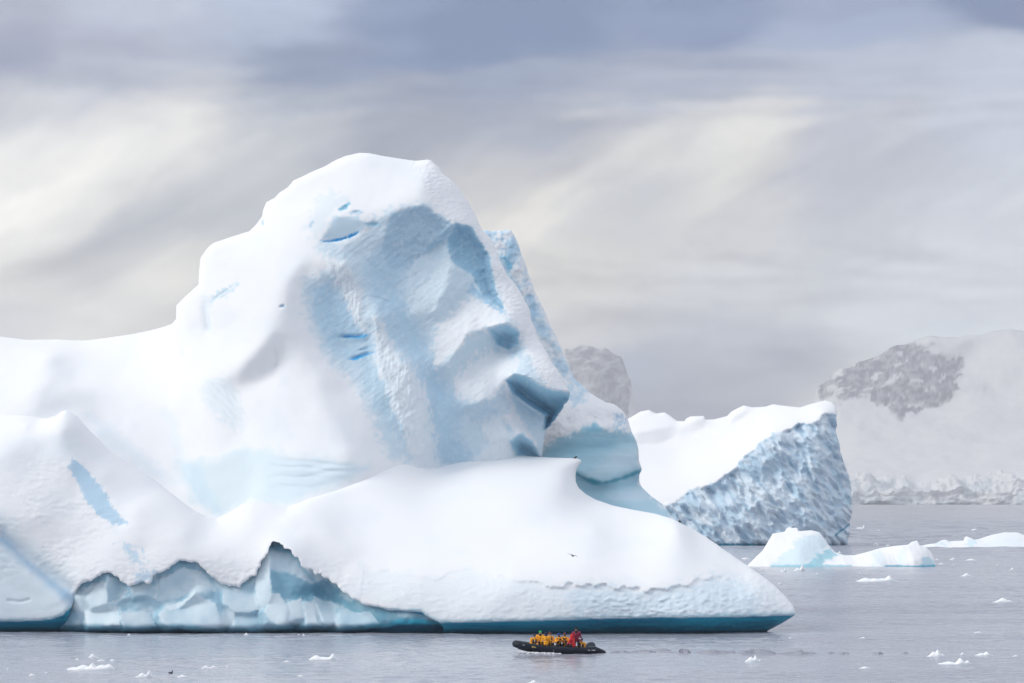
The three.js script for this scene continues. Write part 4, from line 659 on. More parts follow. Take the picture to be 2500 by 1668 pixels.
      return mix3(c, NAVY, smooth(0.0, 0.25, foot - 0.2));
    },
    parts: (x, y) => block(x, y),
  });
  for (const [key, g] of ice.fronts) part(key === -1 ? 'broken_ice_wall' : 'ice_block', g, mIce, iceberg);
}

// ---------------------------------------------------------------- the second iceberg, farther off
{
  const berg = thing('iceberg', 'distant wedge-shaped iceberg, smooth snow slope above a rough blue cliff', 'iceberg');
  const cliffP = [[1600, 1240], [1622, 1231, 0, .25], [1663, 1217, 0, .25], [1704, 1189, 0, .25], [1720, 1188, 0, .25], [1745, 1179, 0, .25], [1781, 1156, 0, .25], [1806, 1124, 0, .25], [1834, 1103, 0, .25], [1855, 1079, 0, .25], [1888, 1057, 0, .25], [1929, 1047, 0, .3], [1944, 1038, 0, .3], [1983, 1034, 0, .3], [1998, 1022, 0, .3], [2013, 1010, 0, .3], [2050, 1016], [2120, 1050], [2120, 1400], [1700, 1400], [1600, 1320]];
  let cliff;
  const ice = sculpt({
    cell: 0.2, bulk: 22, seed: 41, pull: 0.02,
    survey: [[1350, 1300, 596], [1400, 1130, 606], [1440, 1200, 594], [1622, 1231, 583], [1720, 1188, 582], [1781, 1156, 582], [1834, 1103, 584], [1888, 1057, 586], [1944, 1038, 588], [2013, 1012, 591], [1560, 1160, 592], [1560, 1080, 602], [1650, 1120, 596], [1750, 1080, 597], [1850, 1030, 598], [1533, 1023, 612], [1584, 1001, 614], [1671, 1029, 608], [1700, 1025, 606], [1745, 1024, 606], [1816, 992, 606], [1888, 988, 604], [1954, 996, 599], [2016, 980, 600], [2042, 1000, 596],
      [1680, 1260, 580], [1760, 1230, 579], [1850, 1160, 580], [1930, 1100, 582], [2000, 1060, 585], [2040, 1030, 592], [1700, 1325, 578], [1800, 1330, 577], [1900, 1330, 577], [1900, 1240, 578], [2000, 1200, 580], [2040, 1120, 586], [2000, 1330, 578], [2060, 1250, 584], [2080, 1200, 592], [2070, 1330, 585], [1600, 1320, 585]],
    outline: [[1330, 1340, 1], [1350, 1240, 1.2], [1390, 1130, 1.2], [1440, 1070, 1.2], [1490, 1036, 1.2], [1533, 1023, 1.2], [1564, 1005, 1.2], [1584, 1001, 1.2], [1594, 1006, 1.2], [1602, 1010, 1.2], [1622, 1007, 1.2], [1633, 1013, 1.2], [1653, 1028, 1], [1671, 1029, .5], [1676, 1022, .5], [1686, 1017, .8], [1719, 1016, .5], [1722, 1025, .5], [1745, 1024, 1.2], [1776, 1016, 1.2], [1786, 1005, 1.2], [1801, 997, 1.2], [1816, 990, 1.2], [1837, 995, 1.2], [1870, 993, 1.2], [1888, 987, 1.2], [1908, 990, 1.2], [1954, 995, 1.2], [1985, 985, 1.2], [2016, 978, 1.2], [2031, 982, 1.2], [2041, 992, 1], [2044, 1004, .8], [2042, 1019, .5, .15], [2046, 1055, .6, .15], [2054, 1106, .6, .15], [2064, 1134, .6, .15], [2077, 1170, .6, .15], [2082, 1195, .6, .1], [2081, 1234, .6, .1], [2079, 1272, .5, .1], [2075, 1308, .6, .1], [2069, 1345, .6], [2069, 1360, .6], [1330, 1360, .6]],
    facets: [
      { p: [[2013, 1010], [2044, 1015], [2058, 1110], [2040, 1160], [2010, 1080], [1996, 1030]], g: [0.5, -0.2] }, { p: [[1670, 1030], [1722, 1026], [1722, 1046], [1690, 1060], [1668, 1052]], g: [0.1, 0.1] },
      { p: [[1540, 1060], [1640, 1040], [1650, 1070], [1600, 1085], [1545, 1085]], g: [0.05, 0.15] }, { p: [[1780, 1020], [1830, 1000], [1820, 1020], [1790, 1036]], g: [0.05, 0.15] }, { p: [[1755, 1064], [1772, 1056], [1770, 1066], [1758, 1070]], g: [0.1, -0.3] }, { p: [[1790, 1078], [1800, 1070], [1800, 1082], [1788, 1088]], g: [0.2, 0] },
      { p: [[2000, 1312], [2050, 1290], [2080, 1276], [2078, 1330], [2010, 1345]], g: [0.2, 0.5] }, { p: [[1600, 1315], [2090, 1322], [2090, 1345], [1600, 1345]], g: [0, -1.4] },
    ],
    prepare(T) { cliff = T.line(cliffP, true, 8); },
    shape(x, y, d, s) {
      const f = signed(cliff, x, y), k = smooth(-0.2, 0.6, f);
      if (k <= 0) return 0.25 * fbm(x * 0.12, y * 0.12, 3, 3);
      const a = fbm(x * 0.2 + y * 0.15, y * 0.12 - x * 0.03, 2.2, 4, 0.45), b = Math.abs(fbm(x * 0.36 + y * 0.27, y * 0.2 - x * 0.07, 7.2, 3, 0.45));
      return k * (0.5 + 2.4 * a + 2.4 * b + 0.2 * Math.abs(fbm(x * 1.3 + y * 0.8, y * 0.7 - x * 0.3, 1.2, 3, 0.6))) + 0.6 * smooth(1.2, 0.2, Math.abs(y - 2.6 - Math.max(0, (x - 66.3)) * 0.62)) * smooth(66, 66.6, x);
    },
    color(x, y, d, T, nx, ny) {
      const f = signed(cliff, x, y) + 0.3 * fbm(x * 0.8, y * 0.8, 3, 3), k = smooth(-0.15, 0.15, f);
      let c = SNOW;
      if (k > 0) {
        const n = fbm(x * 0.36 + y * 0.27, y * 0.17 - x * 0.05, 4.2, 5, 0.56), m = fbm(x * 0.12, y * 0.12, 9, 3);
        const fine = 0.2 * fbm(x * 1.0 + y * 0.8, y * 0.4 - x * 0.15, 6.2, 4, 0.6);
        let q = mix3([0.62, 0.74, 0.84], [0.51, 0.67, 0.79], smooth(-0.1, 0.4, n - 0.12 * m + 0.3 * fine)); q = mix3(q, [0.74, 0.81, 0.87], 0.55 * smooth(0.0, 0.4, -n + 0.2 * m - 0.3 * fine)); q = mix3(q, [0.42, 0.59, 0.72], 0.4 * smooth(0.28, 0.5, n + 0.2 * fine + 0.3 * smooth(1740, 1640, CX + x / 580 * LENS)));
        const seam = Math.abs(y - 2.2 - Math.max(0, x - 66.3) * 0.62); if (x > 66) q = mix3(q, [0.10, 0.33, 0.47], smooth(0.35, 0.1, seam));
        c = mix3(c, q, k);
        c = mix3(c, SEAICE, smooth(0.55, 0.35, y + 0.15 * fbm(x * 0.3, 1, 2, 2)) * smooth(68, 64, x));
      }
      return c;
    },
    parts: (x, y) => (signed(cliff, x, y) > 0 ? 'cliff' : 'slope'),
  });
  part('snow_slope', ice.fronts.get('slope'), mSnow, berg);
  part('ice_cliff', ice.fronts.get('cliff'), mIce, berg).userData.label = 'rough cliff of mottled blue and white ice';
}

// ---------------------------------------------------------------- two low icebergs on the right
{
  const berg = thing('iceberg', 'low saddle-shaped iceberg with a streaked hump at left, before the blue cliff', 'iceberg');
  const tint = patches([
    patch([[1920, 1345], [1960, 1310], [2000, 1302], [2020, 1330], [2000, 1360], [1960, 1385], [1880, 1390], [1890, 1372]], [0.64, 0.79, 0.86], 0.25, 0.5, 1.5, 0.8, 0.6),
    patch([[1975, 1372], [2000, 1352], [2025, 1340], [2045, 1355], [2020, 1368], [1990, 1388], [1965, 1390]], [0.30, 0.60, 0.70], 0.3, 0.5, 1.2, 0.85, 0.5),
    patch([[2130, 1352], [2150, 1345], [2160, 1384], [2130, 1384]], [0.72, 0.83, 0.88], 0.3, 0.5, 0.5, 0.7, 1.6), patch([[2190, 1345], [2205, 1340], [2210, 1384], [2185, 1384]], [0.72, 0.83, 0.88], 0.3, 0.5, 0.5, 0.6, 1.6),
    patch([[2250, 1362], [2270, 1362], [2286, 1375], [2280, 1384], [2250, 1380]], [0.50, 0.70, 0.80], 0.15, 0.4, 0.5, 0.9),
    patch([[2160, 1380.5], [2290, 1380], [2290, 1395], [2160, 1395]], SEAICE, 0.08, 0.1, 1, 0.9), patch([[1880, 1379], [2080, 1380], [2080, 1395], [1880, 1395]], [0.25, 0.55, 0.66], 0.08, 0.1, 1, 0.8),
  ]);
  const ice = sculpt({
    cell: 0.11, bulk: 7, seed: 43, pull: 0.1,
    survey: [[1826, 1379, 402], [1881, 1320, 409], [1930, 1300, 411], [2000, 1298, 411], [1900, 1360, 403], [1950, 1345, 403], [1980, 1380, 399.5], [2020, 1345, 406], [2040, 1352, 406], [2060, 1375, 401], [2086, 1358, 405], [2148, 1342, 406], [2148, 1375, 400], [2227, 1325, 407], [2230, 1365, 400.5], [2270, 1350, 405], [2280, 1375, 403], [1880, 1385, 400], [2200, 1400, 400]],
    outline: [[1822, 1384, .3], [1843, 1363, .5], [1863, 1344, .6], [1881, 1313, .5], [1887, 1303, .4], [1915, 1299, .4, .3], [1930, 1288, .3, .3], [1945, 1289, .3, .3], [1951, 1297, .5], [1982, 1295, .6], [2002, 1300, .4], [2013, 1316, .5], [2025, 1332, .6], [2040, 1349, .7], [2062, 1356, .8], [2086, 1356, .8], [2111, 1350, .8], [2148, 1339, .8], [2187, 1333, .8], [2218, 1330, .5], [2227, 1323, .3], [2240, 1320, .3], [2246, 1331, .4], [2261, 1336, .6], [2273, 1347, .6], [2281, 1362, .5], [2284, 1375, .4], [2284, 1395, .4], [1822, 1395, .3]],
    prepare(T) { tint.prepare(T); },
    shape: (x, y) => 0.22 * fbm(x * 0.5 + y * 0.5, y * 0.5 - x * 0.25, 3, 4, 0.5) + 0.12 * smooth(50, 53, x) * noise(x * 1.6, y * 0.3, 4),
    color: (x, y) => tint.color(SNOW, x, y),
  });
  part('body', ice.fronts.get(0), mSnow, berg);

  const low = thing('iceberg', 'low flat white iceberg at the right edge of the water, beyond the saddle-shaped one', 'iceberg');
  const tint2 = patches([patch([[2290, 1322], [2320, 1322], [2310, 1334], [2288, 1334]], [0.66, 0.78, 0.86], 0.2, 0.5, 0.8, 0.8), patch([[2360, 1318], [2390, 1320], [2375, 1334], [2358, 1332]], [0.62, 0.78, 0.86], 0.2, 0.5, 0.8, 0.8), patch([[2410, 1318], [2470, 1312], [2500, 1312], [2490, 1336], [2400, 1336]], [0.76, 0.85, 0.9], 0.5, 0.6, 1.5, 0.7, 0.8)]);
  const far = sculpt({
    cell: 0.14, bulk: 8, seed: 47, pull: 0.1,
    survey: [[2250, 1332, 565], [2310, 1320, 568], [2310, 1332, 562], [2362, 1313, 569], [2370, 1330, 562], [2454, 1302, 574], [2454, 1330, 561], [2540, 1320, 570], [2400, 1320, 567]],
    outline: [[2246, 1334, .2], [2266, 1329, .3], [2286, 1327, .3, .2], [2295, 1321, .3, .2], [2310, 1318, .4], [2317, 1322, .4], [2353, 1320, .5, .1], [2356, 1312, .3], [2362, 1310, .4], [2380, 1318, .5], [2393, 1316, .7], [2423, 1306, .9], [2454, 1300, .9], [2485, 1300, .9], [2500, 1306, .8], [2530, 1318, .8], [2550, 1332, .5], [2550, 1346, .5], [2246, 1344, .2]],
    prepare(T) { tint2.prepare(T); },
    shape: (x, y) => 0.3 * fbm(x * 0.4, y * 0.6, 3, 4),
    color: (x, y) => tint2.color(SNOW, x, y),
  });
  part('body', far.fronts.get(0), mSnow, low);
}

// ---------------------------------------------------------------- the glaciered coast and the mountains in the mist
function terrain(name, px0, px1, step, rows, color, relief) {                         // rows: [metres out, skyline height there as py(px)], from the shore to the crest
  const cols = Math.round((px1 - px0) / step), P = [], C = [], idx = [], M = 22;
  const ds = [], steps = (rows.length - 1) * M;
  for (let j = 0; j <= steps; j++) for (let i = 0; i <= cols; i++) {
    const px = px0 + (px1 - px0) * i / cols, k = Math.min(rows.length - 2, Math.floor(j / M)), t = j / M - k, a = rows[k], b = rows[k + 1];
    const d = lerp(a[0], b[0], t), h = lerp(at(px, a[1](px), a[0]).y, at(px, b[1](px), b[0]).y, t), p = at(px, 1000, d), e = relief(p.x, h, d, k + t, px);
    const c = color(p.x, h, d, k + t, px);
    P.push(p.x, h + e[0], -(d + e[1])); C.push(...c);
    if (i && j) { const q = j * (cols + 1) + i; idx.push(q - cols - 2, q - cols - 1, q, q - cols - 2, q, q - 1); }
  }
  const base = P.length / 3;                                                          // the far side falls back to the sea
  for (let i = 0; i <= cols; i++) { const q = steps * (cols + 1) + i; P.push(P[3 * q] * 1.06, -20, P[3 * q + 2] * 1.1); C.push(0.8, 0.82, 0.85); if (i) idx.push(q - 1, q, base + i, q - 1, base + i, base + i - 1); }
  const g = new THREE.BufferGeometry(); g.setAttribute('position', new THREE.Float32BufferAttribute(P, 3)); g.setAttribute('color', new THREE.Float32BufferAttribute(C, 3)); g.setIndex(idx); g.computeVertexNormals();
  return struct(name, g, mSnow);
}
{
  const curve = (pts) => (px) => { for (let i = 0; i < pts.length - 1; i++) if (px <= pts[i + 1][0]) { const t = smooth(0, 1, (px - pts[i][0]) / (pts[i + 1][0] - pts[i][0])); return lerp(pts[i][1], pts[i + 1][1], t); } return pts[pts.length - 1][1]; };
  const ROCK = [0.19, 0.20, 0.24], W = [0.90, 0.905, 0.92];
  const rockP = [[1990, 950], [2010, 930], [2060, 905], [2110, 880], [2160, 850], [2200, 835], [2255, 828], [2275, 840], [2270, 860], [2285, 870], [2320, 862], [2350, 868], [2356, 890], [2352, 930], [2330, 960], [2305, 985], [2300, 1000], [2260, 996], [2240, 1006], [2215, 1010], [2200, 1014], [2185, 1004], [2150, 995], [2130, 985], [2105, 978], [2060, 985], [2015, 980], [1995, 962]];
  const rockL = [[1390, 850], [1410, 830], [1440, 842], [1480, 850], [1500, 848], [1520, 870], [1540, 900], [1545, 940], [1535, 985], [1530, 1040], [1400, 1040], [1380, 900]];
  const pyOf = (x, h, d) => 1220 - (h - EYE) / d * LENS;
  const rockAt = (p, px, py, seed) => smooth(-4, 5, signed(p, px, py) + 16 * fbm(px / 45, py / 32, seed, 5, 0.6));
  const dusted = (px, py) => 0.62 + 0.38 * smooth(-0.35, 0.3, fbm(px / 14, py / 9, 7.7, 3, 0.7));   // snow caught in the rock
  const streak = (px, py) => smooth(0.18, 0.42, fbm((px - py * 1.2) / 70, (py + px * 0.45) / 18, 3.3, 4, 0.6));
  terrain('glacier_coast', 1850, 2800, 2, [[5350, () => 1240], [5360, (px) => 1196 + 10 * noise(px / 60, 1, 1)], [5450, curve([[1850, 1230], [2040, 1176], [2080, 1168], [2110, 1165], [2150, 1172], [2200, 1180], [2240, 1196], [2300, 1178], [2380, 1170], [2500, 1160], [2800, 1150]])], [5900, curve([[1850, 1228], [2060, 1156], [2200, 1150], [2360, 1140], [2500, 1130], [2800, 1120]])], [6600, curve([[1850, 1228], [2000, 1130], [2100, 1070], [2500, 1040], [2800, 1020]])], [6950, curve([[1850, 1228], [1960, 1130], [2050, 1000], [2250, 985], [2500, 950], [2800, 900]])], [7250, curve([[1850, 1228], [1950, 1160], [1980, 1000], [2000, 942], [2060, 902], [2110, 878], [2200, 836], [2270, 818], [2350, 826], [2500, 805], [2800, 800]])]],
    (x, h, d, k, px) => {
      const py = pyOf(x, h, d);
      let c = W;
      if (k < 2.2) { const f = fbm(x / 45, h / 22, 4.4, 5, 0.6); c = mix3(W, [0.56, 0.66, 0.73], 0.6 * smooth(-0.1, 0.35, f) * smooth(2.2, 1.9, k)); }
      if (k > 3.5) { const r = rockAt(rockP, px, py, 6.1) * (1 - 0.85 * streak(px, py)) * dusted(px, py); c = mix3(c, ROCK, r); }
      return c;
    },
    (x, h, d, k, px) => (k < 2.3 ? [14 * fbm(x / 40, d / 60, 3, 4) * smooth(0, 1.2, k), 22 * fbm(x / 60, h / 30, 9, 4, 0.6) + 12 * Math.abs(noise(x / 28, h / 60, 2))] : [14 * fbm(x / 160, d / 260, 5, 4) * smooth(2.2, 3.2, k), 40 * fbm(x / 200, h / 90, 2, 3)]));
  terrain('mountain', 900, 1700, 4, [[6900, () => 1240], [7000, curve([[900, 1232], [1200, 1120], [1600, 1150], [1700, 1232]])], [7500, curve([[900, 1231], [1200, 1060], [1380, 930], [1450, 910], [1530, 960], [1560, 1040], [1600, 1140], [1700, 1231]])], [7900, curve([[900, 1230], [1200, 1020], [1300, 920], [1390, 850], [1420, 838], [1470, 848], [1515, 872], [1540, 930], [1550, 1000], [1575, 1100], [1600, 1150], [1700, 1230]])]],
    (x, h, d, k, px) => mix3(W, ROCK, 0.95 * rockAt(rockL, px, pyOf(x, h, d), 2.2) * (1 - 0.5 * streak(px, pyOf(x, h, d))) * dusted(px, pyOf(x, h, d))),
    (x, h, d, k) => [10 * fbm(x / 120, d / 200, 5, 4) * smooth(0, 1, k), 0]);
}
scene.fog = new THREE.FogExp2(new THREE.Color().setRGB(0.93, 0.95, 1.0), HAZE);

// ---------------------------------------------------------------- the sea: one sheet to the horizon, with real ripples where the lens can tell them
let mSea;
{
  const N = 512, data = new Uint8Array(N * N * 4), wrap = (f, x, y, p) => { const u = x / N, v = y / N; return lerp(lerp(f(x, y), f(x - p, y), u), lerp(f(x, y - p), f(x - p, y - p), u), v); };
  for (let j = 0; j < N; j++) for (let i = 0; i < N; i++) {
    const f = (x, y) => 0.6 * fbm(x / 26, y / 18, 1.5, 5, 0.62) + 0.4 * fbm(x / 90, y / 40, 6.5, 3);
    const v = clamp(0.5 + 0.42 * wrap(f, i, j, N)) * 255, o = (j * N + i) * 4;
    data[o] = data[o + 1] = data[o + 2] = v; data[o + 3] = 255;
  }
  const t = new THREE.DataTexture(data, N, N); t.wrapS = t.wrapT = THREE.RepeatWrapping; t.magFilter = THREE.LinearFilter; t.needsUpdate = true;
  const xs = [], zs = [];
  for (let x = 0, s = 0.3; x < 9500; x += s) { if (x > 66) s *= 1.035; xs.push(x); if (x) xs.unshift(-x); }
  for (let z = 0, s = 6; z < 9000; z += s) { zs.push(z); s = z < 118 ? Math.max(0.3, s * 0.9) : z < 260 ? 0.3 : s * 1.006 + (z > 1500 ? s * 0.03 : 0); }
  zs.unshift(-400, -1500);
  const swell = (x, z) => {
    const calm = 0.55 + 0.75 * smooth(-0.35, 0.4, fbm(x / 26, z / 9, 3.3, 3));            // gusts and slicks
    return calm * (0.052 * noise(x * 0.55, z * 0.75, 1.2) + 0.034 * noise(x * 1.2 + 9, z * 1.5, 4.2)) + 0.05 * noise(x * 0.12, z * 0.16, 7);
  };
  const P = new Float32Array(xs.length * zs.length * 3), uv = new Float32Array(xs.length * zs.length * 2), idx = [];
  for (let j = 0; j < zs.length; j++) for (let i = 0; i < xs.length; i++) {
    const k = j * xs.length + i, x = xs[i], z = -zs[j], near = smooth(700, 300, zs[j]) * smooth(200, 80, Math.abs(x)) * smooth(90, 125, zs[j]);
    P[3 * k] = x; P[3 * k + 1] = (near > 0 ? near * swell(x, z) : 0) + smooth(320, 700, zs[j]) * smooth(4000, 1500, zs[j]) * smooth(500, 250, Math.abs(x)) * (0.55 * noise(x * 0.11, z * 0.17, 3) + 0.2 * noise(x * 0.3, z * 0.3, 8)); P[3 * k + 2] = z; uv[2 * k] = x / 23; uv[2 * k + 1] = z / 31;
    if (i && j) { const a = k - xs.length - 1, b = k - xs.length, c = k, d = k - 1; idx.push(a, b, c, a, c, d); }
  }
  const g = new THREE.BufferGeometry(); g.setAttribute('position', new THREE.BufferAttribute(P, 3)); g.setAttribute('uv', new THREE.BufferAttribute(uv, 2)); g.setIndex(idx); g.computeVertexNormals();
  mSea = new THREE.MeshPhysicalMaterial({ color: new THREE.Color().setRGB(0.36, 0.375, 0.435), roughness: 0.16, metalness: 0, ior: 1.33, bumpMap: t, bumpScale: 0.22 });  // pale base colour stands in for skylight that real water would mirror
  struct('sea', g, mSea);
}

// ---------------------------------------------------------------- bodies from joined tapered capsules
const V = (x, y, z) => new THREE.Vector3(x, y, z);
const plain = (rgb, roughness = 0.75, extra = {}) => new THREE.MeshStandardMaterial({ color: new THREE.Color().setRGB(...rgb), roughness, ...extra });
function capsule(p, a, b, ra, rb) {
  const bx = b.x - a.x, by = b.y - a.y, bz = b.z - a.z, l = bx * bx + by * by + bz * bz || 1e-9;
  const t = clamp(((p.x - a.x) * bx + (p.y - a.y) * by + (p.z - a.z) * bz) / l);
  return Math.hypot(p.x - a.x - bx * t, p.y - a.y - by * t, p.z - a.z - bz * t) - lerp(ra, rb, t);
}
const ball = (p, c, r) => { const x = (p.x - c.x) / r.x, y = (p.y - c.y) / r.y, z = (p.z - c.z) / r.z, k = Math.hypot(x, y, z); return (k - 1) * Math.min(r.x, r.y, r.z); };
const smin = (a, b, k) => { const h = clamp(0.5 + 0.5 * (b - a) / k); return lerp(b, a, h) - k * h * (1 - h); };
function mesh(fn, lo, hi, cell, tint) {                                               // the surface where fn = 0
  const size = Math.max(hi.x - lo.x, hi.y - lo.y, hi.z - lo.z) / 2 + 2 * cell, n = Math.ceil(2 * size / cell), mid = lo.clone().add(hi).multiplyScalar(0.5);
  const mc = new MarchingCubes(n, new THREE.MeshStandardMaterial(), false, false, 60000), p = V(0, 0, 0);
  mc.isolation = 0;
  const half = n / 2, place = (i) => (i - half) / half * size;
  for (let k = 0; k < n; k++) for (let j = 0; j < n; j++) for (let i = 0; i < n; i++) { p.set(mid.x + place(i), mid.y + place(j), mid.z + place(k)); mc.field[i + j * n + k * n * n] = p.x < lo.x - cell || p.y < lo.y - cell || p.z < lo.z - cell || p.x > hi.x + cell || p.y > hi.y + cell || p.z > hi.z + cell ? -1 : -fn(p); }
  mc.update();
  const c = mc.count, pos = new Float32Array(c * 3), nor = new Float32Array(c * 3), col = new Float32Array(c * 3), e = 0.002, q = V(0, 0, 0);
  for (let v = 0; v < c; v++) {
    p.set(mc.positionArray[3 * v] * size + mid.x, mc.positionArray[3 * v + 1] * size + mid.y, mc.positionArray[3 * v + 2] * size + mid.z);
    const f = fn(p), g = V(fn(q.set(p.x + e, p.y, p.z)) - f, fn(q.set(p.x, p.y + e, p.z)) - f, fn(q.set(p.x, p.y, p.z + e)) - f).normalize();
    pos.set([p.x, p.y, p.z], 3 * v); nor.set([g.x, g.y, g.z], 3 * v); if (tint) col.set(tint(p), 3 * v);
  }
  const G = new THREE.BufferGeometry(); G.setAttribute('position', new THREE.BufferAttribute(pos, 3)); G.setAttribute('normal', new THREE.BufferAttribute(nor, 3));
  if (tint) G.setAttribute('color', new THREE.BufferAttribute(col, 3));
  return G;
}
const mSkin = new THREE.MeshStandardMaterial({ vertexColors: true, roughness: 0.7 });
const YELLOW = [0.95, 0.40, 0.004], BLACK = [0.012, 0.013, 0.018];
// a gloved hand: palm, four unequal fingers half closed, a thumb at the side; along +y, palm to +z
const handShape = (() => {
  const fingers = [[-0.030, 0.085, 0.034], [-0.010, 0.095, 0.038], [0.011, 0.090, 0.036], [0.030, 0.078, 0.028]];
  const fn = (p) => {
    let d = ball(p, V(0, 0.045, 0), V(0.043, 0.052, 0.02));
    for (const [x, y, l] of fingers) { const a = V(x, y, 0), b = V(x * 1.1, y + l, 0.012), c = V(x * 1.1, y + l * 1.35, 0.035), e = V(x * 1.1, y + l * 1.3, 0.058); d = smin(d, Math.min(capsule(p, a, b, 0.0105, 0.0095), capsule(p, b, c, 0.0095, 0.009), capsule(p, c, e, 0.009, 0.008)), 0.006); }
    d = smin(d, Math.min(capsule(p, V(-0.03, 0.025, 0.005), V(-0.062, 0.06, 0.02), 0.014, 0.011), capsule(p, V(-0.062, 0.06, 0.02), V(-0.06, 0.088, 0.035), 0.011, 0.009)), 0.008);
    return smin(d, capsule(p, V(0, -0.03, 0), V(0, 0.02, 0), 0.028, 0.03), 0.02);
  };
  return mesh(fn, V(-0.09, -0.06, -0.04), V(0.07, 0.16, 0.09), 0.0055);
})();
function person(o) {
  const t = thing('person', o.label, 'person', undefined), j = o.joints, k = 0.03;
  const L = (p) => j[p + '_l'], R = (p) => j[p + '_r'], hd = j.head, hands = {};
  const head = (p, grow = 0) => {
    const q = V(p.x - hd.x, p.y - hd.y, p.z - hd.z).applyAxisAngle(V(0, 1, 0), -(o.look ?? 0));
    let d = smin(ball(q, V(0, 0.01, -0.005), V(0.076 + grow, 0.105 + grow, 0.095 + grow)), ball(q, V(0, -0.05, 0.025), V(0.052 + grow, 0.055 + grow, 0.06 + grow)), 0.04);
    if (!grow) { d = smin(d, capsule(q, V(0, 0.01, 0.088), V(0, -0.02, 0.108), 0.010, 0.014), 0.012); for (const s of [-1, 1]) { d = smin(d, ball(q, V(s * 0.078, 0, 0), V(0.012, 0.03, 0.018)), 0.008); d = Math.max(d, -ball(q, V(s * 0.032, 0.012, 0.098), V(0.016, 0.010, 0.014))); } d = Math.max(d, -ball(q, V(0, -0.052, 0.09), V(0.024, 0.004, 0.012))); }
    return d;
  };
  const trunk = (p, g) => {
    let d = capsule(p, j.pelvis, j.waist, 0.135 + g, 0.125 + g);
    d = smin(d, capsule(p, j.waist, j.chest, 0.125 + g, 0.145 + g), 0.06);
    d = smin(d, capsule(p, L('shoulder'), R('shoulder'), 0.075 + g, 0.075 + g), 0.07);
    return d;
  };
  const arms = (p, g) => { let d = 9; for (const s of [L, R]) { d = Math.min(d, smin(capsule(p, s('shoulder'), s('elbow'), 0.056 + g, 0.044 + g), capsule(p, s('elbow'), s('wrist'), 0.043 + g, 0.032 + g), 0.02)); } return d; };
  const legs = (p) => { let d = 9; for (const s of [L, R]) d = Math.min(d, smin(smin(capsule(p, s('hip'), s('knee'), 0.095, 0.066), capsule(p, s('knee'), s('ankle'), 0.064, 0.05), 0.03), capsule(p, s('ankle'), s('toe'), 0.052, 0.042), 0.02)); return d; };
  const body = (p) => { let d = smin(trunk(p, 0), legs(p), 0.05); d = smin(d, arms(p, 0), k); d = smin(d, capsule(p, j.chest, j.neck, 0.08, 0.058), 0.05); d = smin(d, capsule(p, j.neck, hd, 0.056, 0.055), 0.02); return smin(d, head(p), 0.015); };
  const all = Object.values(j), lo = V(9, 9, 9), hi = V(-9, -9, -9); for (const v of all) { lo.min(v); hi.max(v); } lo.subScalar(0.2); hi.addScalar(0.2);
  const SKIN = [0.50, 0.27, 0.19];
  const skin = (p) => {
    if (p.y > j.neck.y - 0.01 && p.distanceTo(hd) < 0.2) {
      const q = V(p.x - hd.x, p.y - hd.y, p.z - hd.z).applyAxisAngle(V(0, 1, 0), -(o.look ?? 0));
      if (o.gaiter && q.y < -0.03) return BLACK;
      for (const s of [-1, 1]) if (q.distanceTo(V(s * 0.032, 0.012, 0.086)) < 0.013) return [0.03, 0.03, 0.035];
      if (q.distanceTo(V(0, -0.052, 0.082)) < 0.02) return [0.28, 0.10, 0.09];
      if (q.y > 0.045 || q.z < -0.03) return o.hair ?? [0.06, 0.045, 0.035];
      return SKIN;
    }
    return legs(p) < 0.03 ? BLACK : [0.03, 0.03, 0.035];
  };
  let g = mesh(body, lo, hi, 0.024, skin);
  const extra = [];
  for (const [s, m] of [[L, 1], [R, -1]]) {                                           // hands at the ends of the forearms, part of the body's surface
    const hgeo = handShape.clone(); hgeo.scale(m, 1, 1); if (m < 0) { const a = hgeo.attributes; for (const key of ['position', 'normal']) { const r = a[key].array; for (let v = 0; v < r.length; v += 9) for (let c = 0; c < 3; c++) [r[v + 3 + c], r[v + 6 + c]] = [r[v + 6 + c], r[v + 3 + c]]; } }
    const dir = s('wrist').clone().sub(s('elbow')).normalize(), qn = new THREE.Quaternion().setFromUnitVectors(V(0, 1, 0), dir);
    hgeo.applyQuaternion(qn); hgeo.translate(s('wrist').x + dir.x * 0.02, s('wrist').y + dir.y * 0.02, s('wrist').z + dir.z * 0.02);
    hgeo.setAttribute('color', new THREE.BufferAttribute(new Float32Array(hgeo.attributes.position.count * 3).map((_, i) => (o.glove ?? BLACK)[i % 3]), 3)); extra.push(hgeo);
  }
  part('body', mergeGeometries([g, ...extra]), mSkin, t);
  const jacket = (p) => { let d = Math.min(smin(trunk(p, 0.028), arms(p, 0.024), 0.03), smin(capsule(p, j.chest, j.neck, 0.11, 0.085), trunk(p, 0.028), 0.03)); for (const s of [L, R]) d = Math.max(d, -(p.distanceTo(s('wrist')) - 0.035)); d += 0.006 * Math.sin(p.y * 42 + p.x * 9); return o.long ? smin(d, Math.min(...[L, R].map((s) => capsule(p, s('hip'), s('knee'), 0.12, 0.09))), 0.04) : d; };
  const seam = o.seam ? (p) => (p.z < -0.05 && (Math.abs(p.x) < 0.018 && p.y > 0.36 || Math.abs(p.y - 0.37) < 0.018 && Math.abs(p.x) < 0.15) ? [0.22, 0.07, 0.01] : o.jacket) : o.cuff ? (p) => (Math.abs(p.distanceTo(j.wrist_l) - 0.16) < 0.03 && p.distanceTo(j.elbow_l) < 0.2 ? [0.7, 0.6, 0.62] : o.jacket) : () => o.jacket;
  const jk = part('jacket', mesh(jacket, lo, hi, 0.022, seam), mSkin, t);
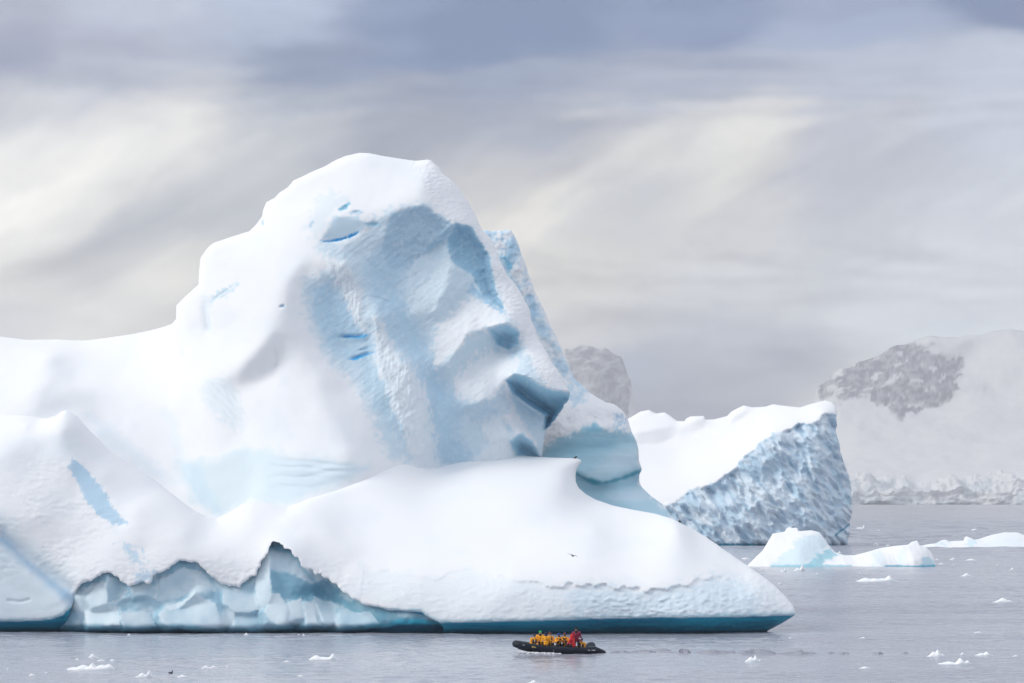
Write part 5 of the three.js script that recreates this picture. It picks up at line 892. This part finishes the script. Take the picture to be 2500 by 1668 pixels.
  if (o.vest) {                                                                       // a slim life vest: two black tubes down the chest and round the neck, a pale badge or camera on the chest
    const f = 0.155;
    const vest = (p) => { let d = 9; for (const s of [-1, 1]) { const a = V(j.chest.x + s * 0.085, j.chest.y + 0.14, j.chest.z + 0.05), b = V(j.waist.x + s * 0.08, j.waist.y - 0.02, j.waist.z + f); d = Math.min(d, capsule(p, a, V(a.x, j.chest.y, j.chest.z + f + 0.01), 0.05, 0.056), capsule(p, V(a.x, j.chest.y, j.chest.z + f + 0.01), b, 0.056, 0.048)); } return smin(d, capsule(p, V(j.chest.x - 0.08, j.chest.y + 0.15, j.chest.z - 0.09), V(j.chest.x + 0.08, j.chest.y + 0.15, j.chest.z - 0.09), 0.045, 0.045), 0.03); };
    part('life_vest', mesh(vest, lo, hi, 0.022), plain(BLACK, 0.8), t);
    const cam = new THREE.BoxGeometry(0.075, 0.10, 0.05); cam.translate(j.chest.x + (o.badgeX ?? 0), j.chest.y - 0.02, j.chest.z + 0.2); part('badge', cam, plain([0.75, 0.68, 0.66]), t);
  }
  const hq = (p) => V(p.x - hd.x, p.y - hd.y, p.z - hd.z).applyAxisAngle(V(0, 1, 0), -(o.look ?? 0));
  if (o.hood) part('hood', mesh((p) => { const q = hq(p); return Math.max(smin(ball(q, V(0, 0.0, -0.015), V(0.118, 0.145, 0.13)), capsule(p, hd.clone().add(V(0, -0.08, -0.03)), j.neck, 0.11, 0.12), 0.05), -ball(q, V(0, -0.01, 0.13), V(0.07, 0.085, 0.08))); }, hd.clone().subScalar(0.3), hd.clone().addScalar(0.25), 0.014), plain(o.hood, 0.7), t);
  if (o.hat) part('hat', mesh((p) => { const q = hq(p); let d = Math.max(head(p, 0.03), o.tall ? -(q.y - 0.02 + q.z * 0.1) : -(q.y - 0.03 + q.z * 0.08)); d = smin(d, capsule(q, V(0, 0.03, -0.02), V(0, 0.06, -0.01), 0.094, 0.092), 0.03); if (o.tall) d = smin(d, ball(q, V(0, 0.125, -0.02), V(0.055, 0.05, 0.06)), 0.03); if (o.brim) d = Math.min(d, ball(q, V(0, 0.05, 0.06), V(0.10, 0.014, 0.11))); return d; }, hd.clone().add(V(-0.2, -0.02, -0.2)), hd.clone().add(V(0.2, 0.24, 0.24)), 0.013), plain(o.hat, 0.9), t);
  if (o.collar) part('collar', mesh((p) => capsule(p, j.neck.clone().add(V(0, -0.05, 0.01)), j.neck.clone().add(V(0, 0.03, 0.015)), 0.115, 0.095), j.neck.clone().subScalar(0.25), j.neck.clone().addScalar(0.25), 0.014), plain(BLACK, 0.9), t);
  if (o.scale) t.scale.setScalar(o.scale);
  t.position.copy(o.at); t.rotation.y = o.turn ?? 0;
  return t;
}
function seated(lean = 0.02, arms = 'lap', rnd = () => 0.5) {
  const w = { lap: [[0.27, 0.28, 0.1], [0.12, 0.17, 0.30]], up: [[0.29, 0.30, 0.20], [0.09, 0.44, 0.30]], side: [[0.31, 0.27, 0.02], [0.27, 0.08, 0.22]] }[arms], e = () => (rnd() - 0.5) * 0.04;
  const j = { pelvis: V(0, 0.12, 0), waist: V(0, 0.26, lean * 0.4), chest: V(0, 0.42, lean), neck: V(0, 0.6, lean + 0.015), head: V(e() * 0.5, 0.745, lean + 0.04) };
  for (const [s, m] of [['_l', 1], ['_r', -1]]) Object.assign(j, { ['shoulder' + s]: V(m * 0.185, 0.52, lean), ['elbow' + s]: V(m * w[0][0] + e(), w[0][1] + e(), w[0][2] + lean), ['wrist' + s]: V(m * w[1][0] + e(), w[1][1] + e(), w[1][2] + lean), ['hip' + s]: V(m * 0.1, 0.11, 0.04), ['knee' + s]: V(m * 0.13, 0.13, 0.44), ['ankle' + s]: V(m * 0.12, -0.28, 0.46), ['toe' + s]: V(m * 0.13, -0.32, 0.6) });
  return j;
}

// ---------------------------------------------------------------- the inflatable boat and the nine people in it
const boatAt = seaAt(1250.5, 1595.5);
{
  const boat = thing('inflatable_boat', 'black inflatable boat with an outboard motor, carrying nine people past the big iceberg', 'boat');
  boat.position.copy(boatAt);
  const rubber = new THREE.MeshPhysicalMaterial({ color: new THREE.Color().setRGB(0.006, 0.011, 0.024), roughness: 0.5, specularIntensity: 0.35 });
  const half = [[5.73, 0.08, 0.70, 0.025], [5.45, 0.135, 0.71, 0.10], [5.15, 0.19, 0.72, 0.165], [4.85, 0.21, 0.73, 0.19], [4, 0.215, 0.74, 0.195], [3, 0.235, 0.74, 0.2], [2.5, 0.265, 0.73, 0.205], [1.7, 0.345, 0.68, 0.21], [1.0, 0.435, 0.56, 0.215], [0.55, 0.51, 0.38, 0.22], [0.3, 0.56, 0.2, 0.22]];
  const st = [...half, [0.22, 0.575, 0, 0.22], ...half.slice().reverse().map((q) => [q[0], q[1], -q[2], q[3]])];
  const path = new THREE.CatmullRomCurve3(st.map((q) => V(q[0], q[1], q[2])), false, 'centripetal'), rad = (u) => { const k = u * (st.length - 1), i = Math.min(st.length - 2, Math.floor(k)); return lerp(st[i][3], st[i + 1][3], k - i); };
  const tube = new THREE.TubeGeometry(path, 160, 1, 20, false), P = tube.attributes.position;
  for (let i = 0; i <= 160; i++) { const c = path.getPoint(i / 160), c2 = path.getPointAt(i / 160); for (let k = 0; k <= 20; k++) { const v = i * 21 + k, x = P.getX(v) - c2.x, y = P.getY(v) - c2.y, z = P.getZ(v) - c2.z; let u = 0, best = 9; for (let q = 0; q < st.length - 1; q++) for (let s = 0; s < 8; s++) { const t = (q + s / 8) / (st.length - 1), pt = path.getPoint(t), dd = pt.distanceToSquared(c2); if (dd < best) { best = dd; u = t; } } const r = rad(u); P.setXYZ(v, c2.x + x * r, c2.y + y * r, c2.z + z * r); } }
  tube.computeVertexNormals();
  part('tube', tube, rubber, boat);
  const hull = []; for (const [x, y, z, k] of [[0.35, 0.4, 0.22, 0.26], [0.7, 0.36, 0.42, 0.16], [1.2, 0.27, 0.58, 0.05], [2, 0.16, 0.70, -0.06], [3, 0.1, 0.74, -0.12], [4, 0.08, 0.74, -0.14], [4.9, 0.08, 0.73, -0.15]]) hull.push([V(x, y, z), V(x, k, 0), V(x, y, -z)]);
  const skinOf = (rows, closeTop) => { const pos = [], idx = [], n = rows[0].length; rows.forEach((r) => r.forEach((v) => pos.push(v.x, v.y, v.z))); for (let i = 1; i < rows.length; i++) for (let k = 1; k < n; k++) { const a = (i - 1) * n + k - 1, b = a + 1, c = i * n + k, d = c - 1; idx.push(a, b, c, a, c, d); } const g = new THREE.BufferGeometry(); g.setAttribute('position', new THREE.Float32BufferAttribute(pos, 3)); g.setIndex(idx); g.computeVertexNormals(); return g; };
  part('hull', skinOf(hull), rubber, boat);
  part('floor', skinOf(hull.map(([a, k, b]) => [V(a.x, Math.max(k.y + 0.12, 0.0), a.z * 0.9), V(a.x, Math.max(k.y + 0.12, 0.0), -a.z * 0.9)])), plain([0.05, 0.055, 0.065]), boat);
  const tr = new THREE.BoxGeometry(0.06, 0.42, 1.1); tr.translate(4.55, 0.2, 0); part('transom', tr, plain([0.06, 0.065, 0.075]), boat);
  const rope = new THREE.TubeGeometry(new THREE.CatmullRomCurve3(half.slice(3, 10).flatMap((q, i) => [V(q[0], q[1] + 0.13, q[2] + q[3] * 0.82), V(q[0] - 0.25, q[1] + (i < 3 ? 0.08 : 0.1), q[2] + q[3] * 0.9)])), 60, 0.012, 5); part('grab_line', rope, plain([0.02, 0.025, 0.03]), boat);
  // motor
  const prof = [[1700, 632], [1712, 590], [1732, 552], [1762, 528], [1810, 515], [1862, 517], [1897, 535], [1914, 570], [1922, 600], [1926, 634]].map(([x, y]) => new THREE.Vector2((x - 95) / 358, (770 - y) / 358 - 0.01));
  const cowl = new THREE.ExtrudeGeometry(new THREE.Shape(prof), { depth: 0.26, bevelEnabled: true, bevelThickness: 0.06, bevelSize: 0.03, bevelOffset: -0.03, bevelSegments: 4 }); cowl.translate(0, 0, -0.1);
  const motor = part('outboard_motor', cowl, new THREE.MeshPhysicalMaterial({ color: new THREE.Color().setRGB(0.055, 0.075, 0.10), roughness: 0.35 }), boat);
  const band = new THREE.BoxGeometry(0.46, 0.025, 0.40); band.translate(4.86, 0.43, 0.03); part('cowling_band', band, plain([0.28, 0.38, 0.42], 0.4), motor);
  const pan = new THREE.BoxGeometry(0.66, 0.09, 0.34); pan.translate(4.88, 0.33, 0.03); part('mid_section', pan, plain([0.008, 0.009, 0.012]), motor);
  const leg = new THREE.CylinderGeometry(0.06, 0.05, 0.9, 12); leg.translate(4.98, -0.1, 0.03); part('drive_leg', leg, plain([0.02, 0.025, 0.03], 0.4), motor);
  // lettering on the side of the tube
  const font = await new FontLoader().loadAsync('fonts/droid/droid_sans_bold.typeface.json');
  const word = new TextGeometry('ZODIAC', { font, size: 0.085, depth: 0.012, curveSegments: 4 }); word.computeBoundingBox(); const ww = word.boundingBox.max.x; word.scale(0.55 / ww, 1, 1); word.rotateX(-0.35); word.rotateZ(-0.10); word.rotateY(0.12); word.translate(1.19, 0.40, 0.885);
  part('lettering', word, plain([0.75, 0.62, 0.16], 0.6), boat);
  const marks = []; for (const [x, w] of [[4.66, 0.13], [4.83, 0.03], [4.95, 0.20]]) { const b = new THREE.BoxGeometry(w, 0.05, 0.01); b.rotateX(-0.2); b.translate(x + 0.02, 0.235, 0.927); marks.push(b); }
  marks.forEach((b) => part('pale_marking', b, plain([0.45, 0.45, 0.5]), boat));
  const reg = new THREE.BoxGeometry(0.25, 0.04, 0.01); reg.rotateX(-0.3); reg.rotateZ(-0.22); reg.rotateY(0.42); reg.translate(0.76, 0.525, 0.715); part('registration_mark', reg, plain([0.6, 0.6, 0.63]), boat);
  const patchG = new THREE.BoxGeometry(0.06, 0.16, 0.012); patchG.translate(2.52, 0.2, 0.94); part('grab_handle', patchG, plain([0.10, 0.12, 0.16]), boat);

  const on = (x, y, z) => V(boatAt.x + x, boatAt.y + y, boatAt.z + z), rnd = rng(99), S = 0.92;
  person({ label: 'person in yellow jacket and black life vest, nearest the bow of the boat', joints: seated(0.04, 'lap', rnd), jacket: YELLOW, hat: [0.03, 0.05, 0.10], vest: 1, at: on(1.35, 0.37, -0.25), scale: S, turn: 0.1 });
  person({ label: 'person in yellow jacket with a bright green hat and black collar', joints: seated(0.0, 'side', rnd), jacket: YELLOW, hat: [0.02, 0.42, 0.10], collar: 1, at: on(1.72, 0.54, -0.5), scale: S, turn: 0.05 });
  person({ label: 'person facing away in yellow jacket and black hat, showing the jacket back', joints: seated(0.03, 'side', rnd), jacket: YELLOW, seam: 1, hat: [0.006, 0.015, 0.05], collar: 1, at: on(2.07, 0.50, 0.5), scale: S, turn: Math.PI });
  person({ label: 'person in yellow jacket with brown brimmed hat, partly hidden by the passenger facing away', joints: seated(0.02, 'lap', rnd), jacket: YELLOW, hat: [0.12, 0.035, 0.03], brim: 1, vest: 1, at: on(2.29, 0.47, -0.45), scale: S, turn: 0.25 });
  person({ label: 'person in yellow jacket with a bright blue hat, in the middle of the boat', joints: seated(0.06, 'up', rnd), jacket: YELLOW, hat: [0.02, 0.06, 0.26], gaiter: 1, vest: 1, badgeX: -0.06, look: 0.5, at: on(2.84, 0.39, -0.5), scale: S, turn: 0.3 });
  person({ label: 'person in yellow jacket with a tall maroon hat, hands raised to the chest', joints: seated(0.02, 'up', rnd), jacket: YELLOW, hat: [0.10, 0.035, 0.05], tall: 1, gaiter: 1, vest: 1, at: on(3.23, 0.42, -0.5), scale: S, turn: -0.05 });
  person({ label: 'person in bright red jacket with the hood up, seated before the driver', joints: seated(0.10, 'lap', rnd), jacket: [0.62, 0.008, 0.014], hood: [0.62, 0.012, 0.016], at: on(3.74, 0.38, 0.38), scale: S, turn: -2.2 });
  const stand = { pelvis: V(0, 0.92, 0), waist: V(-0.01, 1.06, 0.03), chest: V(-0.02, 1.24, 0.07), neck: V(-0.02, 1.43, 0.10), head: V(-0.02, 1.585, 0.13), shoulder_l: V(0.18, 1.36, 0.07), shoulder_r: V(-0.20, 1.35, 0.09), elbow_l: V(0.28, 1.08, 0.06), wrist_l: V(0.22, 0.84, 0.16), elbow_r: V(-0.25, 1.10, 0.18), wrist_r: V(-0.10, 0.98, 0.36), hip_l: V(0.1, 0.9, 0), hip_r: V(-0.1, 0.9, 0), knee_l: V(0.13, 0.48, 0.05), knee_r: V(-0.13, 0.48, 0.04), ankle_l: V(0.14, 0.09, -0.02), ankle_r: V(-0.15, 0.09, -0.01), toe_l: V(0.17, 0.05, 0.15), toe_r: V(-0.17, 0.05, 0.15) };
  person({ label: 'boat driver standing near the stern in dark red jacket and black hat', joints: stand, jacket: [0.27, 0.008, 0.05], cuff: 1, hat: [0.006, 0.01, 0.008], tall: 1, collar: 1, at: on(3.95, -0.02, -0.15), scale: 0.93, look: -0.3, turn: -0.15 });
  person({ label: 'person in yellow jacket with dark blue hat sitting low between driver and motor', joints: seated(0.03, 'lap', rnd), jacket: YELLOW, hat: [0.03, 0.03, 0.07], vest: 1, at: on(4.26, 0.10, -0.3), scale: S, turn: -0.1 });

  // wake: smooth steep wavelets behind the motor, foam under the bow
  const wake = thing('boat_wake', 'thin line of wavelets trailing behind the boat, with white foam under its bow', 'wake');
  for (const [px0, px1, py, h] of [[1486, 1545, 1595, 0.09], [1540, 1606, 1594.5, 0.1], [1545, 1600, 1591.5, 0.07], [1596, 1640, 1590.5, 0.09], [1600, 1655, 1595, 0.05], [1650, 1690, 1596, 0.14], [1686, 1806, 1596, 0.1], [1720, 1762, 1592, 0.08], [1700, 1730, 1595, 0.05], [1770, 1800, 1595, 0.07], [1800, 1898, 1596.5, 0.14], [1820, 1850, 1591.5, 0.05], [1890, 2000, 1597, 0.08], [1940, 1965, 1592, 0.06], [1955, 1966, 1597.5, 0.06], [2016, 2040, 1596, 0.06], [2045, 2075, 1597, 0.06], [2130, 2158, 1597.5, 0.08], [2200, 2220, 1596.5, 0.05]]) {
    const a = seaAt(px0, py), b = seaAt(px1, py), n = 28, pos = [], idx = [], w = 0.3;
    for (let i = 0; i <= n; i++) { const u = i / n, e = Math.sin(Math.PI * u) ** 0.7 * (0.75 + 0.35 * noise(u * 6, px0, 1)), x = lerp(a.x, b.x, u), z = a.z + 0.25 * noise(u * 3, px0, 5); pos.push(x, -0.06, z + w * 0.5 * e, x, 2.6 * h * e - 0.01, z, x, -0.06, z - w * 1.5 * e); if (i) { const q = i * 3; for (const k of [0, 1]) idx.push(q - 3 + k, q + k, q + k + 1, q - 3 + k, q + k + 1, q - 2 + k); } }
    const g = new THREE.BufferGeometry(); g.setAttribute('position', new THREE.Float32BufferAttribute(pos, 3)); g.setAttribute('uv', new THREE.Float32BufferAttribute(pos.flatMap((v, i) => (i % 3 === 1 ? [] : [v / 25])), 2)); g.setIndex(idx); g.computeVertexNormals();
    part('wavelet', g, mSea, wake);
  }
  const foam = []; for (let i = 0; i < 90; i++) { const g = new THREE.IcosahedronGeometry(0.02 + 0.06 * rnd() ** 2, 1), u = rnd(); g.scale(1.6, 0.7 + 0.5 * (1 - u), 1); g.translate(boatAt.x + 0.35 + u * 2.6, 0.02 + 0.12 * (1 - u) * rnd(), boatAt.z + 0.62 + 0.28 * u + 0.15 * rnd()); foam.push(g); }
  const fm = part('foam', mergeGeometries(foam), plain([0.82, 0.84, 0.87], 0.9), wake); fm.userData.kind = 'stuff';
}

// ---------------------------------------------------------------- birds
function bird(label, o) {
  const t = thing('seabird', label, 'bird');
  const wings = (p, s) => Math.min(capsule(p, V(0.02 * s, 0.02, 0), o.wing[0].clone().setX(o.wing[0].x * s), 0.035, 0.026), capsule(p, o.wing[0].clone().setX(o.wing[0].x * s), o.wing[1].clone().setX(o.wing[1].x * s), 0.026, 0.008));
  const fn = (p) => {
    let d = smin(capsule(p, o.tail, o.back, 0.012, 0.055), capsule(p, o.back, o.breast, 0.055, 0.062), 0.03);
    d = smin(d, capsule(p, o.breast, o.head, 0.045, 0.03), 0.03); d = smin(d, ball(p, o.head, V(0.034, 0.033, 0.036)), 0.015);
    d = smin(d, capsule(p, o.head, o.bill, 0.014, 0.005), 0.008);
    if (o.wing) for (const s of [-1, 1]) { const q = V(p.x, (p.y - o.wing[0].y) * (p.y > -9 ? 1.5 : 1) + o.wing[0].y, p.z * 0.55); d = smin(d, wings(q, s), 0.02); }
    for (const l of o.legs ?? []) d = Math.min(d, capsule(p, l[0], l[1], 0.009, 0.007), capsule(p, l[1], l[1].clone().add(V(0, -0.004, 0.05)), 0.007, 0.006));
    return d;
  };
  const b = part('body', mesh(fn, o.lo, o.hi, o.cell ?? 0.012, o.tint), mSkin, t);
  t.position.copy(o.at); t.rotation.set(0, o.turn ?? 0, o.bank ?? 0, 'ZYX'); t.scale.setScalar(o.scale ?? 1);
  return t;
}
{
  const standing = { tail: V(0, 0.10, -0.2), back: V(0, 0.17, -0.06), breast: V(0, 0.22, 0.06), head: V(0, 0.34, 0.08), bill: V(0, 0.33, 0.15), legs: [[V(0.025, 0.15, 0), V(0.03, 0.006, 0.01)], [V(-0.025, 0.15, 0), V(-0.03, 0.006, 0.01)]], lo: V(-0.12, -0.02, -0.26), hi: V(0.12, 0.42, 0.2) };
  const dark = (p) => (p.y > 0.295 ? [0.72, 0.74, 0.78] : p.y < 0.1 && Math.abs(p.z) < 0.06 ? [0.3, 0.2, 0.08] : [0.012, 0.014, 0.02]);
  const top = domeT.onto(1406, 1121), slope = domeT.onto(1660.5, 1277.5);
  const perch = ([x, y], dy) => V(x, y + dy, -domeT.base(x, y) - 0.55);
  bird('dark seabird with pale head standing on the tip of the snow dome', { ...standing, tint: dark, at: perch(top, -0.03), turn: 1.2, scale: 0.95 });
  bird('dark seabird perched on the right slope of the dome, before the distant cliff', { ...standing, tint: dark, at: perch(slope, -0.04), turn: -1.3, scale: 0.85 });
  const flying = { tail: V(0, 0, -0.2), back: V(0, 0.01, -0.06), breast: V(0, 0, 0.08), head: V(0, 0.0, 0.19), bill: V(0, -0.012, 0.26), wing: [V(0.28, 0.075, 0.03), V(0.56, -0.02, -0.01)], lo: V(-0.6, -0.09, -0.26), hi: V(0.6, 0.14, 0.3), cell: 0.014 };
  bird('grey gull gliding with spread wings before the middle of the snow dome', { ...flying, tint: (p) => (Math.abs(p.x) < 0.07 && p.z > 0.1 ? [0.10, 0.10, 0.11] : Math.abs(p.x) > 0.2 ? [0.34, 0.35, 0.38] : [0.2, 0.2, 0.23]), at: at(1397.5, 1357, 190), turn: 0.55, bank: -0.32, scale: 0.86 });
  const floating = { ...standing, tail: V(0, 0.06, -0.2), back: V(0, 0.03, -0.06), breast: V(0, 0.04, 0.07), head: V(0, 0.16, 0.11), bill: V(0, 0.155, 0.18), legs: [] };
  bird('small dark seabird floating alone on the water at the lower left', { ...floating, tint: () => [0.05, 0.055, 0.07], at: seaAt(417, 1645).add(V(0, 0.02, 0)), turn: 1.4, scale: 0.8 });
}

// ---------------------------------------------------------------- pieces of floating ice
{
  const rand = rng(2024);
  function floe(label, group, px, py, wpx, hpx, lobes, name = 'ice_floe') {
    const p = seaAt(px, py), s = -p.z / LENS, w = wpx * s, h = hpx * s, dep = Math.max(w * 0.55, h * 1.5), small = wpx < 14, A = small ? 20 : 44, Rn = small ? 6 : 14, pos = [], col = [], idx = [], seed = rand() * 90;
    const top = (u, v) => { let e = 0; for (const [c, a, k] of lobes) e = Math.max(e, a * Math.exp(-(((u - c) / k) ** 2) * 1.4 - v * v * 0.7)); return e; };
    for (let r = 0; r <= Rn; r++) for (let a = 0; a <= A; a++) {
      const f = r / Rn, th = a / A * 2 * Math.PI, wob = 1 + 0.16 * noise(Math.cos(th) * 1.6 + seed, Math.sin(th) * 1.6, 3), u = Math.cos(th) * f * wob, v = Math.sin(th) * f * wob;
      const rim = Math.sqrt(Math.max(0, 1 - f ** 5)), y = h * top(u, v) * rim * (1 + 0.22 * fbm(u * 3.2 + seed, v * 3.2, 1, 3)) + h * 0.05 * fbm(u * 9, v * 9, seed, 2) * rim;
      pos.push(u * w / 2, f > 0.99 ? -0.12 : Math.max(y, -0.02) + 0.01, -v * dep / 2); const b = f > 0.93 ? 1 : smooth(0.25, 0.45, fbm(u * 2 + seed, v * 2, 8, 3)) * 0.5; col.push(...mix3(SNOW, [0.62, 0.78, 0.86], b));
      if (r && a) { const q = r * (A + 1) + a; idx.push(q - A - 2, q - 1, q, q - A - 2, q, q - A - 1); }
    }
    const g = new THREE.BufferGeometry(); g.setAttribute('position', new THREE.Float32BufferAttribute(pos, 3)); g.setAttribute('color', new THREE.Float32BufferAttribute(col, 3)); g.setIndex(idx); g.computeVertexNormals();
    const m = new THREE.Mesh(g, mSnow); m.name = numbered(name); m.position.copy(p); m.castShadow = m.receiveShadow = true; scene.add(m); tag(m, label, 'ice floe', group);
  }
  const flat = [[0, 1, 0.75]], dome = [[0, 1, 0.5]], ends = [[-0.5, 0.7, 0.5], [0.55, 1, 0.25], [0, 0.45, 0.9]];
  const G = 'small ice floes drifting on the water';
  floe('two-lobed floe with a bump at its right end, below the saddle-shaped iceberg', G, 2142, 1419.5, 106, 13, [[-0.55, 0.6, 0.35], [-0.1, 0.55, 0.3], [0.55, 1, 0.22], [0.3, 0.5, 0.6]]);
  floe('bluish low floe near the right edge of the water, farthest from any iceberg', G, 2449, 1471, 57, 10, [[0, 0.95, 0.6], [0.5, 0.5, 0.4]]);
  floe('small rounded floe above the bluish one, below the low iceberg at the right edge', G, 2360, 1407, 34, 6.5, dome);
  floe('small upright wedge of ice just below the streaked hump of the saddle-shaped iceberg', G, 1952, 1394, 30, 14, [[0.45, 1, 0.4], [-0.3, 0.5, 0.5]]);
  floe('tiny pointed floe just left of the upright wedge of ice', G, 1912, 1396, 17, 7, [[0.5, 1, 0.3], [-0.3, 0.4, 0.5]]);
  floe('flat floe with a knob on it, just right of the distant blue cliff', G, 2100, 1291.5, 34, 9, [[0.55, 1, 0.18], [0, 0.35, 0.9]]);
  floe('thin flat floe tucked between the big iceberg and the saddle-shaped one', G, 1820, 1366, 28, 4, flat);
  floe('small floe seen through the dip of the saddle-shaped iceberg', G, 2050, 1351, 16, 4, dome);
  floe('domed white floe, upper one of the pair near the lower right corner', G, 2287, 1604, 52, 15, [[0.1, 1, 0.35], [-0.3, 0.75, 0.4], [0.5, 0.5, 0.3]]);
  floe('long lumpy floe, lowest and widest of those near the lower right corner', G, 2330, 1623, 88, 15, [[0.35, 1, 0.25], [0.75, 0.7, 0.2], [-0.3, 0.45, 0.5], [-0.7, 0.25, 0.3]]);
  floe('flat white floe at right of the domed one, near the lower right corner', G, 2404, 1600.5, 49, 8, [[0.2, 1, 0.35], [-0.3, 0.6, 0.5]]);
  floe('white floe with a peak just below the darkest wavelets of the wake', G, 1840, 1614.5, 44, 13, [[0.2, 1, 0.25], [-0.3, 0.7, 0.45], [0.7, 0.3, 0.3]]);
  floe('flat sliver of ice at the bottom edge, below the lower right floes', G, 2112, 1633, 32, 4.5, flat);
  floe('longest jagged floe at the lower left, with a bluish right end', G, 222, 1636, 126, 16, [[0.7, 0.9, 0.3], [0.05, 1, 0.16], [-0.3, 0.7, 0.35], [-0.75, 0.4, 0.3], [0.4, 0.75, 0.3]]);
  floe('domed floe just above the longest jagged one at the lower left', G, 226, 1606.5, 33, 9, dome);
  floe('two-humped floe at right of the longest jagged one, near the bottom edge', G, 354, 1653, 50, 15, [[0.4, 1, 0.26], [-0.3, 0.6, 0.4]]);
  floe('floe with an upturned right end, alone between the left floes and the boat', G, 791, 1612, 78, 15, ends);
  floe('low double floe halfway between the longest jagged floe and the upturned one', G, 511, 1632, 42, 6, [[-0.45, 1, 0.4], [0.5, 0.85, 0.4]]);
  floe('small flat floe at the bottom edge, right of the two-humped floe', G, 446, 1654, 32, 5, flat);
  floe('small flat floe close to the lower left corner', G, 77, 1651, 21, 5, flat);
  floe('low floe cut by the bottom edge of the picture, below the boat', G, 1303, 1668, 34, 6, dome);
  floe('tiny white piece floating right under the broken blue ice of the big iceberg', G, 601, 1551, 18, 4.5, dome);
  const tiny = (group, list) => { for (const [x, y, w, h, label] of list) floe(label, group, x, y, w, h, rand() < 0.5 ? flat : dome, 'ice_fragment'); };
  tiny('ice fragments by the low icebergs', [
    [2146, 1297.5, 14, 3, "tiny ice fragment right of the knobbed floe, near the far shore"],
    [2379, 1295.5, 19, 4, "tiny ice fragment floating above the low iceberg at the right edge"],
    [2139, 1331, 20, 4, "tiny ice fragment between the saddle and the far cliff, left of its thinner twin"],
    [2168, 1332.5, 15, 2.5, "thinner of two tiny fragments seen above the saddle-shaped iceberg's back"],
    [1860, 1390, 10, 2.5, "tiny fragment under the left foot of the saddle-shaped iceberg"],
    [1996, 1402, 10, 2.5, "tiny fragment right of the upright wedge of ice, below the hump"],
    [2100, 1400.5, 9, 3, "tiny fragment just above the left lobe of the two-lobed floe"],
    [1904, 1427, 11, 3, "tiny fragment beside the right slope of the big iceberg, alone"],
    [2472, 1391.5, 16, 5, "small fragment near the right picture edge, above the small rounded floe"],
    [2371, 1369, 33, 4, "longest fragment right of the saddle-shaped iceberg's blunt end"],
    [2327, 1367, 17, 4, "fragment between the blunt end of the saddle-shaped iceberg and the longest fragment"],
    [2289, 1367.5, 12, 3, "fragment almost touching the blunt right end of the saddle-shaped iceberg"],
    [2298, 1378.5, 20, 2.5, "thin fragment at the waterline right of the saddle-shaped iceberg"],
    [2425, 1337.5, 25, 2.5, "thin fragment under the middle of the low iceberg at the right edge"],
    [2485, 1337.5, 20, 2.5, "thin fragment under the low iceberg, at the right picture edge"],
    [2435, 1380, 8, 2, "tiniest fragment in the water below the low iceberg at right"],
    [2330, 1381, 9, 2, "tiny fragment below the gap between the two low icebergs"],
  ]);
  tiny('ice fragments at lower right', [
    [2350, 1599, 17, 5, "small fragment between the domed floe and the flat floe at lower right"],
    [2108, 1559, 22, 2.5, "thin fragment on open water above the end of the wake"],
    [1930, 1558.5, 11, 2.5, "tiny fragment just right of the big iceberg's undercut tip"],
    [2480, 1603, 16, 2.5, "thin fragment at the right picture edge beside the flat floe"],
    [2390, 1545, 24, 2, "thin fragment on open water high above the flat lower-right floe"],
  ]);
  tiny('ice fragments at lower left', [
    [188, 1611.5, 14, 3, "tiny fragment left of the domed floe at lower left"],
    [247, 1615, 25, 4, "fragment between the domed floe and the longest jagged floe"],
    [274, 1614.5, 23, 4, "fragment just above the right end of the longest jagged floe"],
    [113, 1645.5, 11, 4, "tiny fragment left of the jagged floe, right of the corner floe"],
    [555, 1630.5, 10, 4, "tiny fragment at the right end of the low double floe"],
    [700, 1616.5, 25, 3, "thin fragment just left of the floe with the upturned end"],
    [19, 1634.5, 8, 3, "tiny fragment at the left picture edge, above the corner floe"],
    [733, 1652, 24, 3, "thin fragment near the bottom edge, below the floe with the upturned end"],
  ]);
  tiny('ice fragments under the big iceberg', [
    [315, 1551, 12, 3, "tiny fragment below the left part of the broken blue ice wall"],
    [741, 1552, 10, 4, "tiny fragment below the right part of the broken ice wall, right of a twin"],
    [729, 1551.5, 7, 2.5, "tiniest fragment below the broken ice wall, left of its twin"],
  ]);
}
renderer.render(scene, camera);
